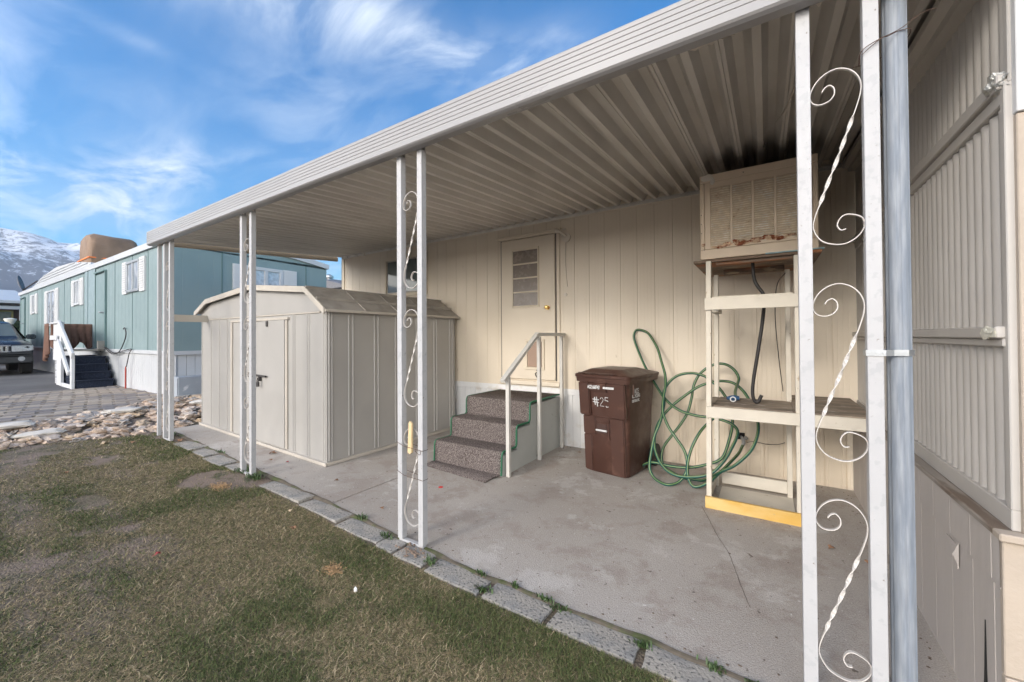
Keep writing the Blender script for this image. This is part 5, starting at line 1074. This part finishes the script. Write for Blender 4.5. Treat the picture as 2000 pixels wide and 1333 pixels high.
# satellite dish
di = thing('satellite_dish', 'grey satellite dish on the far end of the teal home roof', 'satellite dish', (-30.0, 3.6, 3.5))
q = MB(); q.tube([(-29.3, 3.6, 3.45), (-29.9, 3.3, 3.85)], .04, 8); q.tube([(-29.9, 3.3, 3.85), (-28.0, 3.5, 4.15)], .03, 6); part(q, 'mast', M['dark'], di)
q = MB(); bm = bmesh.new(); c0 = Vector((-30.0, 3.25, 4.15)); ax = Vector((.35, .95, .25)).normalized(); e1 = ax.cross(Vector((0, 0, 1))).normalized(); e2 = e1.cross(ax); vs = [c0-ax*.08]
for rr_ in (.15, .31): vs += [c0-ax*(.08-.08*(rr_/.31)**2)+(e1*math.cos(t)+e2*math.sin(t)*1.3)*rr_ for t in np.linspace(0, 2*math.pi, 17)[:-1]]
q.add(vs, [(0, 1+k, 1+(k+1) % 16) for k in range(16)]+[(1+k, 17+k, 17+(k+1) % 16, 1+(k+1) % 16) for k in range(16)]); o = part(q, 'dish', M['shingle'], di, smooth=True); md = o.modifiers.new('s', 'SOLIDIFY'); md.thickness = .02; bm.free()
# tarp-wrapped cooler on the roof
tc_ = thing('covered_roof_cooler', 'roof cooler wrapped in a tan tarp with an orange strap, on the teal home', 'roof cooler', (-20.8, 4.3, 3.6))
q = MB(); secs = []
for_ = (3.68, 5.00)
for i, t in enumerate((0, .04, .14, .5, .86, .96, 1)):
    y = for_[0]+(for_[1]-for_[0])*t; infl = (.80, .93, 1, 1.0, 1, .93, .80)[i]; ring = []
    zt, zb_ = 5.27, 3.62
    for k in range(28):
        a = 2*math.pi*k/28; ca_ = math.copysign(abs(math.cos(a))**.5, math.cos(a)); sa_ = math.copysign(abs(math.sin(a))**.5, math.sin(a))
        xx = -20.8+.80*infl*ca_; zz_ = (zt+zb_)/2+(zt-zb_)/2*(infl if sa_ > 0 else 1)*sa_
        if zz_ > 4.2: xx += .05
        w3 = noise.noise(Vector((y*1.5, k*.55, 1))); xx += .05*w3; zz_ += .04*noise.noise(Vector((y*2, k*.5, 5)))
        ring.append((xx, y+.03*noise.noise(Vector((i, k*.4, 9))), zz_))
    secs.append(ring)
vs = [v for r_ in secs for v in r_]; q.add(vs, [(i*28+k, i*28+(k+1) % 28, (i+1)*28+(k+1) % 28, (i+1)*28+k) for i in range(6) for k in range(28)]+[tuple(range(28))[::-1], tuple(168+k for k in range(28))])
o = part(q, 'tarp_cover', M['tarp'], tc_, smooth=True)
q = MB(); z_ = 4.36; pts = [(-19.97, 3.66, z_), (-19.97, 5.02, z_+.02), (-21.6, 5.02, z_+.02), (-21.6, 3.66, z_), (-19.97, 3.66, z_)]
for a, b_ in zip(pts[:-1], pts[1:]): q.bar(a, b_, .02, .04)
part(q, 'strap', M['orange'], tc_)

# teal home's steps with white rail and blanket
s2 = thing('porch_steps', 'dark navy carpeted steps with worn white board railing at the teal home', 'steps', (-15.3, 2.75, .25))
q = MB()
for k in range(4):
    xf_ = -14.32-.24*k; q.box(-16.6, xf_, 2.42, 3.08, .25+.19*k if k else .20, .25+.19*(k+1)-.03)
    q.box(-16.6, xf_+.03, 2.40, 3.09, .25+.19*(k+1)-.03, .25+.19*(k+1))
part(q, 'step', M['navy'], s2, bevel=.01)
q = MB(); q.box(-16.6, -15.22, 2.40, 3.09, 1.15, 1.19); q.box(-15.24, -15.14, 2.95, 3.08, 1.19, 1.42); part(q, 'landing', mat('landing_board', (.25, .24, .22), .8, .1, 5), s2, bevel=.005)
RY = 2.33
q = MB(); q.box(-14.45, -14.30, RY, RY+.06, .22, 1.12); q.box(-15.60, -15.45, RY, RY+.06, .25, 1.88); q.box(-16.05, -15.62, RY+.012, RY+.05, .25, 1.88); q.box(-16.5, -16.1, RY+.016, RY+.05, .9, 1.90); q.box(-15.44, -14.46, RY+.01, RY+.04, .22, .34)
part(q, 'rail_post', M['oldwhite'], s2, bevel=.006)
q = MB(); q.bar((-15.55, RY-.02, 1.90), (-14.05, RY-.02, 1.06), .05, .17); q.bar((-15.60, RY-.02, 1.42), (-14.45, RY-.02, .62), .05, .13); q.box(-16.6, -15.5, RY-.04, RY+.08, 1.885, 1.925); q.box(-16.7, -15.7, RY-.045, RY-.005, 1.45, 1.57)
part(q, 'handrail', M['oldwhite'], s2, bevel=.006)
q = MB(); q.box(-16.60, -16.54, 2.4, 3.1, 1.80, 1.86); q.box(-16.60, -16.54, 2.4, 2.46, .25, 1.80); q.box(-16.6, -16.54, 3.04, 3.1, 1.19, 1.8); part(q, 'end_rail', M['oldwhite'], s2, bevel=.006)
q = MB(); nu, nv = 40, 14; vs = []
for j in range(nv+1):
    for i in range(nu+1):
        y = 2.30+.82*i/nu; z = 1.90-(.62+.1*math.sin(i*.4))*j/nv; vs.append((-16.49+.035*math.sin(i*.9+.8*math.sin(j*.4))*(.2+j/nv), y, z))
q.add(vs, [(j*(nu+1)+i, j*(nu+1)+i+1, (j+1)*(nu+1)+i+1, (j+1)*(nu+1)+i) for j in range(nv) for i in range(nu)])
vs = []
for j in range(nv+1):
    for i in range(21):
        x = -17.0+.5*i/20; vs.append((x-.10*j/nv*(1-i/20), 2.27+.03*math.sin(i*1.1)*(.2+j/nv), 1.90-(1.05-.35*abs(i/20-.3))*j/nv))
q.add(vs, [(j*21+i, j*21+i+1, (j+1)*21+i+1, (j+1)*21+i) for j in range(nv) for i in range(20)])
o = q.build('blanket', M['blanket'], smooth=True); md = o.modifiers.new('s', 'SOLIDIFY'); md.thickness = .015
tag(o, 'brown blanket draped over the railing of the teal home porch', 'blanket')

# ------------------------------------------------------------------ car
car = thing('parked_car', 'dark grey off-road car with chrome slotted grille, parked nose towards the camera', 'car', (-24.1, 1.70, .246)); car.scale = (1.1, 1.06, 1.13)
# local x forward is +x world; build local: length along x (front at 2.2), width along y
def cs(x, hw, zl, zs, zt_, tw_):   # cross-section ring
    return [(x, -hw*.96, zl), (x, -hw, zl+.12), (x, -hw, zs-.06), (x, -hw*.96, zs), (x, -tw_, zt_-.03), (x, -tw_*.85, zt_), (x, tw_*.85, zt_), (x, tw_, zt_-.03), (x, hw*.96, zs), (x, hw, zs-.06), (x, hw, zl+.12), (x, hw*.96, zl)]
secs = [cs(2.22, .80, .62, .86, .90, .70), cs(2.12, .88, .36, .94, .98, .72), cs(1.7, .92, .34, 1.0, 1.05, .76), cs(.95, .93, .34, 1.04, 1.10, .80), cs(.85, .93, .34, 1.05, 1.13, .80), cs(.15, .93, .34, 1.06, 1.62, .64), cs(-.1, .93, .34, 1.06, 1.69, .62), cs(-1.6, .93, .34, 1.07, 1.70, .62), cs(-2.1, .92, .36, 1.07, 1.62, .62), cs(-2.4, .90, .45, 1.05, 1.12, .75)]
q = MB(); vs = [v for s_ in secs for v in s_]; q.add(vs, [(i*12+k, i*12+(k+1) % 12, (i+1)*12+(k+1) % 12, (i+1)*12+k) for i in range(len(secs)-1) for k in range(12)]+[tuple(range(12))[::-1], tuple((len(secs)-1)*12+k for k in range(12))])
q.build('body', M['carpaint'], car, bevel=.02, seg=2, smooth=True)
q = MB(); q.add([(.80, -.70, 1.135), (.80, .70, 1.135), (.19, .585, 1.60), (.19, -.585, 1.60)], [(0, 1, 2, 3)]); o = q.build('windscreen', M['glass'], car, recalc=False); o.location = (.015, 0, .015)
for sy in (-1, 1):
    q = MB(); q.add([(.62, sy*.925, 1.10), (-2.0, sy*.925, 1.10), (-1.95, sy*.665, 1.60), (.10, sy*.665, 1.60)], [(0, 1, 2, 3)]); q.build('side_window', M['glass'], car)
    q = MB(); q.poly([(2.235, sy*.42, .72), (2.235, sy*.80, .74), (2.16, sy*.88, .76), (2.15, sy*.88, .90), (2.2, sy*.80, .91), (2.235, sy*.42, .90)], (.012, 0, 0)); q.build('headlight', M['lens'], car, bevel=.006)
    q = MB(); q.tube([(2.26, sy*.62, .50), (2.275, sy*.62, .50)], .075, 16); q.tube([(2.27, sy*.62, .50), (2.285, sy*.62, .50)], .045, 12); q.build('fog_lamp', M['lens'], car)
    q = MB(); q.box(.55, .68, sy*1.0-.10, sy*1.0+.13, 1.10, 1.26); q.build('mirror', M['carpaint'], car, bevel=.03, seg=2, smooth=True)
    for x in (1.4, -1.4):
        q = MB(); q.tube([(x, sy*.68, .36), (x, sy*.70, .36), (x, sy*.92, .36), (x, sy*.94, .36)], [.33, .365, .365, .33], 28); wh = q.build('wheel', M['tyre'], car, smooth=True)
        q = MB(); q.tube([(x, sy*.935, .36), (x, sy*.95, .36)], .22, 20); q.build('rim', M['chrome'], wh)
q = MB(); q.box(2.13, 2.27, -.86, .86, .38, .68); q.box(2.10, 2.30, -.84, .84, .56, .64); q.build('bumper', M['carblack'], car, bevel=.03, seg=2, smooth=True)
q = MB(); q.box(2.235, 2.26, -.40, .40, .70, .74); q.box(2.225, 2.26, -.40, .40, .88, .92)
for k in range(8): y = -.40+.10*k+.02; q.box(2.22, 2.262, y-.02, y+.035, .74, .88)
q.build('grille', M['chrome'], car, bevel=.006)
q = MB(); q.box(2.21, 2.245, -.38, .38, .74, .88); q.build('grille_backing', M['black'], car)

# ------------------------------------------------------------------ far house at left, lamp, hedge, and the roof at right
bh = thing('distant_house', 'brown house with a white porch roof beyond the parked car', 'house', (-36, 1.5, .25))
q = MB(); q.box(-40, -36, -6, 4.2, .25, 3.2); part(q, 'wall', M['brownh'], bh)
q = MB(); q.box(-40, -33.6, -6, 4.1, 3.42, 3.56); q.poly([(-40, -6, 3.56), (-33.7, -6, 3.56), (-40, -6, 4.6)], (0, 10.1, 0)); part(q, 'porch_roof', M['white2'], bh)
q = MB(); q.box(-34.0, -33.9, -6, 4.05, 3.12, 3.28)
for y in (-1, 1.5, 3.62): q.box(-34.0, -33.9, y, y+.08, .25, 3.12)
part(q, 'porch_frame', M['white2'], bh)
q = MB(); q.box(-36, -35.96, 2.95, 3.55, 2.2, 3.05); w_ = part(q, 'window', mat('curtained_pane', (.26, .28, .25), .3, .3, 5), bh)
q = MB(); q.box(-35.96, -35.92, 2.88, 2.95, 2.15, 3.1); q.box(-35.96, -35.92, 3.55, 3.62, 2.15, 3.1); q.box(-35.96, -35.92, 2.88, 3.62, 3.05, 3.12); keep(q.build('frame', mat('gold_frame', (.45, .36, .15), .6), None), w_)
q = MB(); q.box(-33.9, -33.85, -6, 4.0, 1.95, 2.05)
for k in range(40): q.box(-33.9, -33.86, -6+.25*k, -5.93+.25*k, 1.3, 1.95)
q.box(-33.9, -33.86, -6, 4.0, .3, 1.2); part(q, 'porch_rail', M['redwood'], bh)
hd = thing('hedge', 'dark green bush beside the brown house and lamp post', 'bush', (-31.5, 3.2, .25))
q = MB(); random.seed(9)
for i in range(2600):
    a = random.uniform(0, 6.28); rr_ = random.random()**.5; z = random.uniform(0, 2.1); k = 1-.35*(z/2.1)**2+.15*noise.noise(Vector((a, z*2, 0)))
    c_ = Vector((-31.6+math.cos(a)*rr_*.8*k, 3.15+math.sin(a)*rr_*.55*k, .3+z)); d1_ = Vector([random.gauss(0, 1) for _ in range(3)]).normalized()*.07; d2_ = Vector([random.gauss(0, 1) for _ in range(3)]).normalized()*.05
    q.add([c_-d1_, c_+d2_, c_+d1_, c_-d2_], [(0, 1, 2, 3)])
part(q, 'foliage', M['hedge'], hd, recalc=False)
q = MB(); q.tube([(-31.6, 3.15, .2), (-31.6, 3.2, 1.6)], [.08, .03], 8); part(q, 'stem', M['brownh'], hd)
lp = thing('lamp_post', 'short garden lamp post with white top and number plate before the brown house', 'lamp post', (-30.0, 2.93, .25))
q = MB(); q.tube([(-30, 2.93, .25), (-30, 2.93, 2.25)], .035, 10); part(q, 'pole', M['dark'], lp)
q = MB(); q.tube([(-30, 2.93, 2.20), (-30, 2.93, 2.42), (-30, 2.93, 2.46), (-30, 2.93, 2.5)], [.10, .20, .20, .04], 14); part(q, 'lamp_shade', mat('lamp_glass', (.85, .82, .74), .3, .03), lp, smooth=True)
q = MB(); q.box(-29.95, -29.93, 2.87, 3.01, 1.55, 1.95); part(q, 'number_plate', M['letter'], lp)
fh = thing('distant_house', 'far house with a grey shingle roof and roof vent, seen past the home corner', 'house', (-25, 18, .25))
q = MB(); q.box(-27, -20, 14.2, 22, .25, 4.45); part(q, 'wall', M['white2'], fh)
q = MB(); q.poly([(-27.5, 13.7, 4.35), (-19.5, 13.7, 4.35), (-23.5, 13.7, 5.25)], (0, 9, 0)); o_ = part(q, 'roof', M['shingle'], fh)
q = MB(); q.tube([(-22.9, 14.6, 4.9), (-22.9, 14.6, 5.15), (-22.9, 14.6, 5.2), (-22.9, 14.6, 5.32), (-22.9, 14.6, 5.42)], [.12, .12, .26, .26, .08], 12); keep(q.build('roof_vent', M['galv2'], None), o_)

# ------------------------------------------------------------------ haze
HZ = 1
if HZ:
    q = MB(); q.box(-3400, 400, -3000, 3000, -1.5, 720)
    mh = bpy.data.materials.new('haze_air'); mh.use_nodes = True; t = mh.node_tree; t.nodes.clear()
    o_ = t.nodes.new('ShaderNodeOutputMaterial'); pv = t.nodes.new('ShaderNodeVolumePrincipled'); pv.inputs['Color'].default_value = (.80, .88, 1, 1); pv.inputs['Density'].default_value = .00018; pv.inputs['Anisotropy'].default_value = .2
    t.links.new(pv.outputs[0], o_.inputs['Volume'])
    hz = q.build('haze', mh); tag(hz, 'thin blue haze softening the snowy mountain', 'haze', kind='stuff')
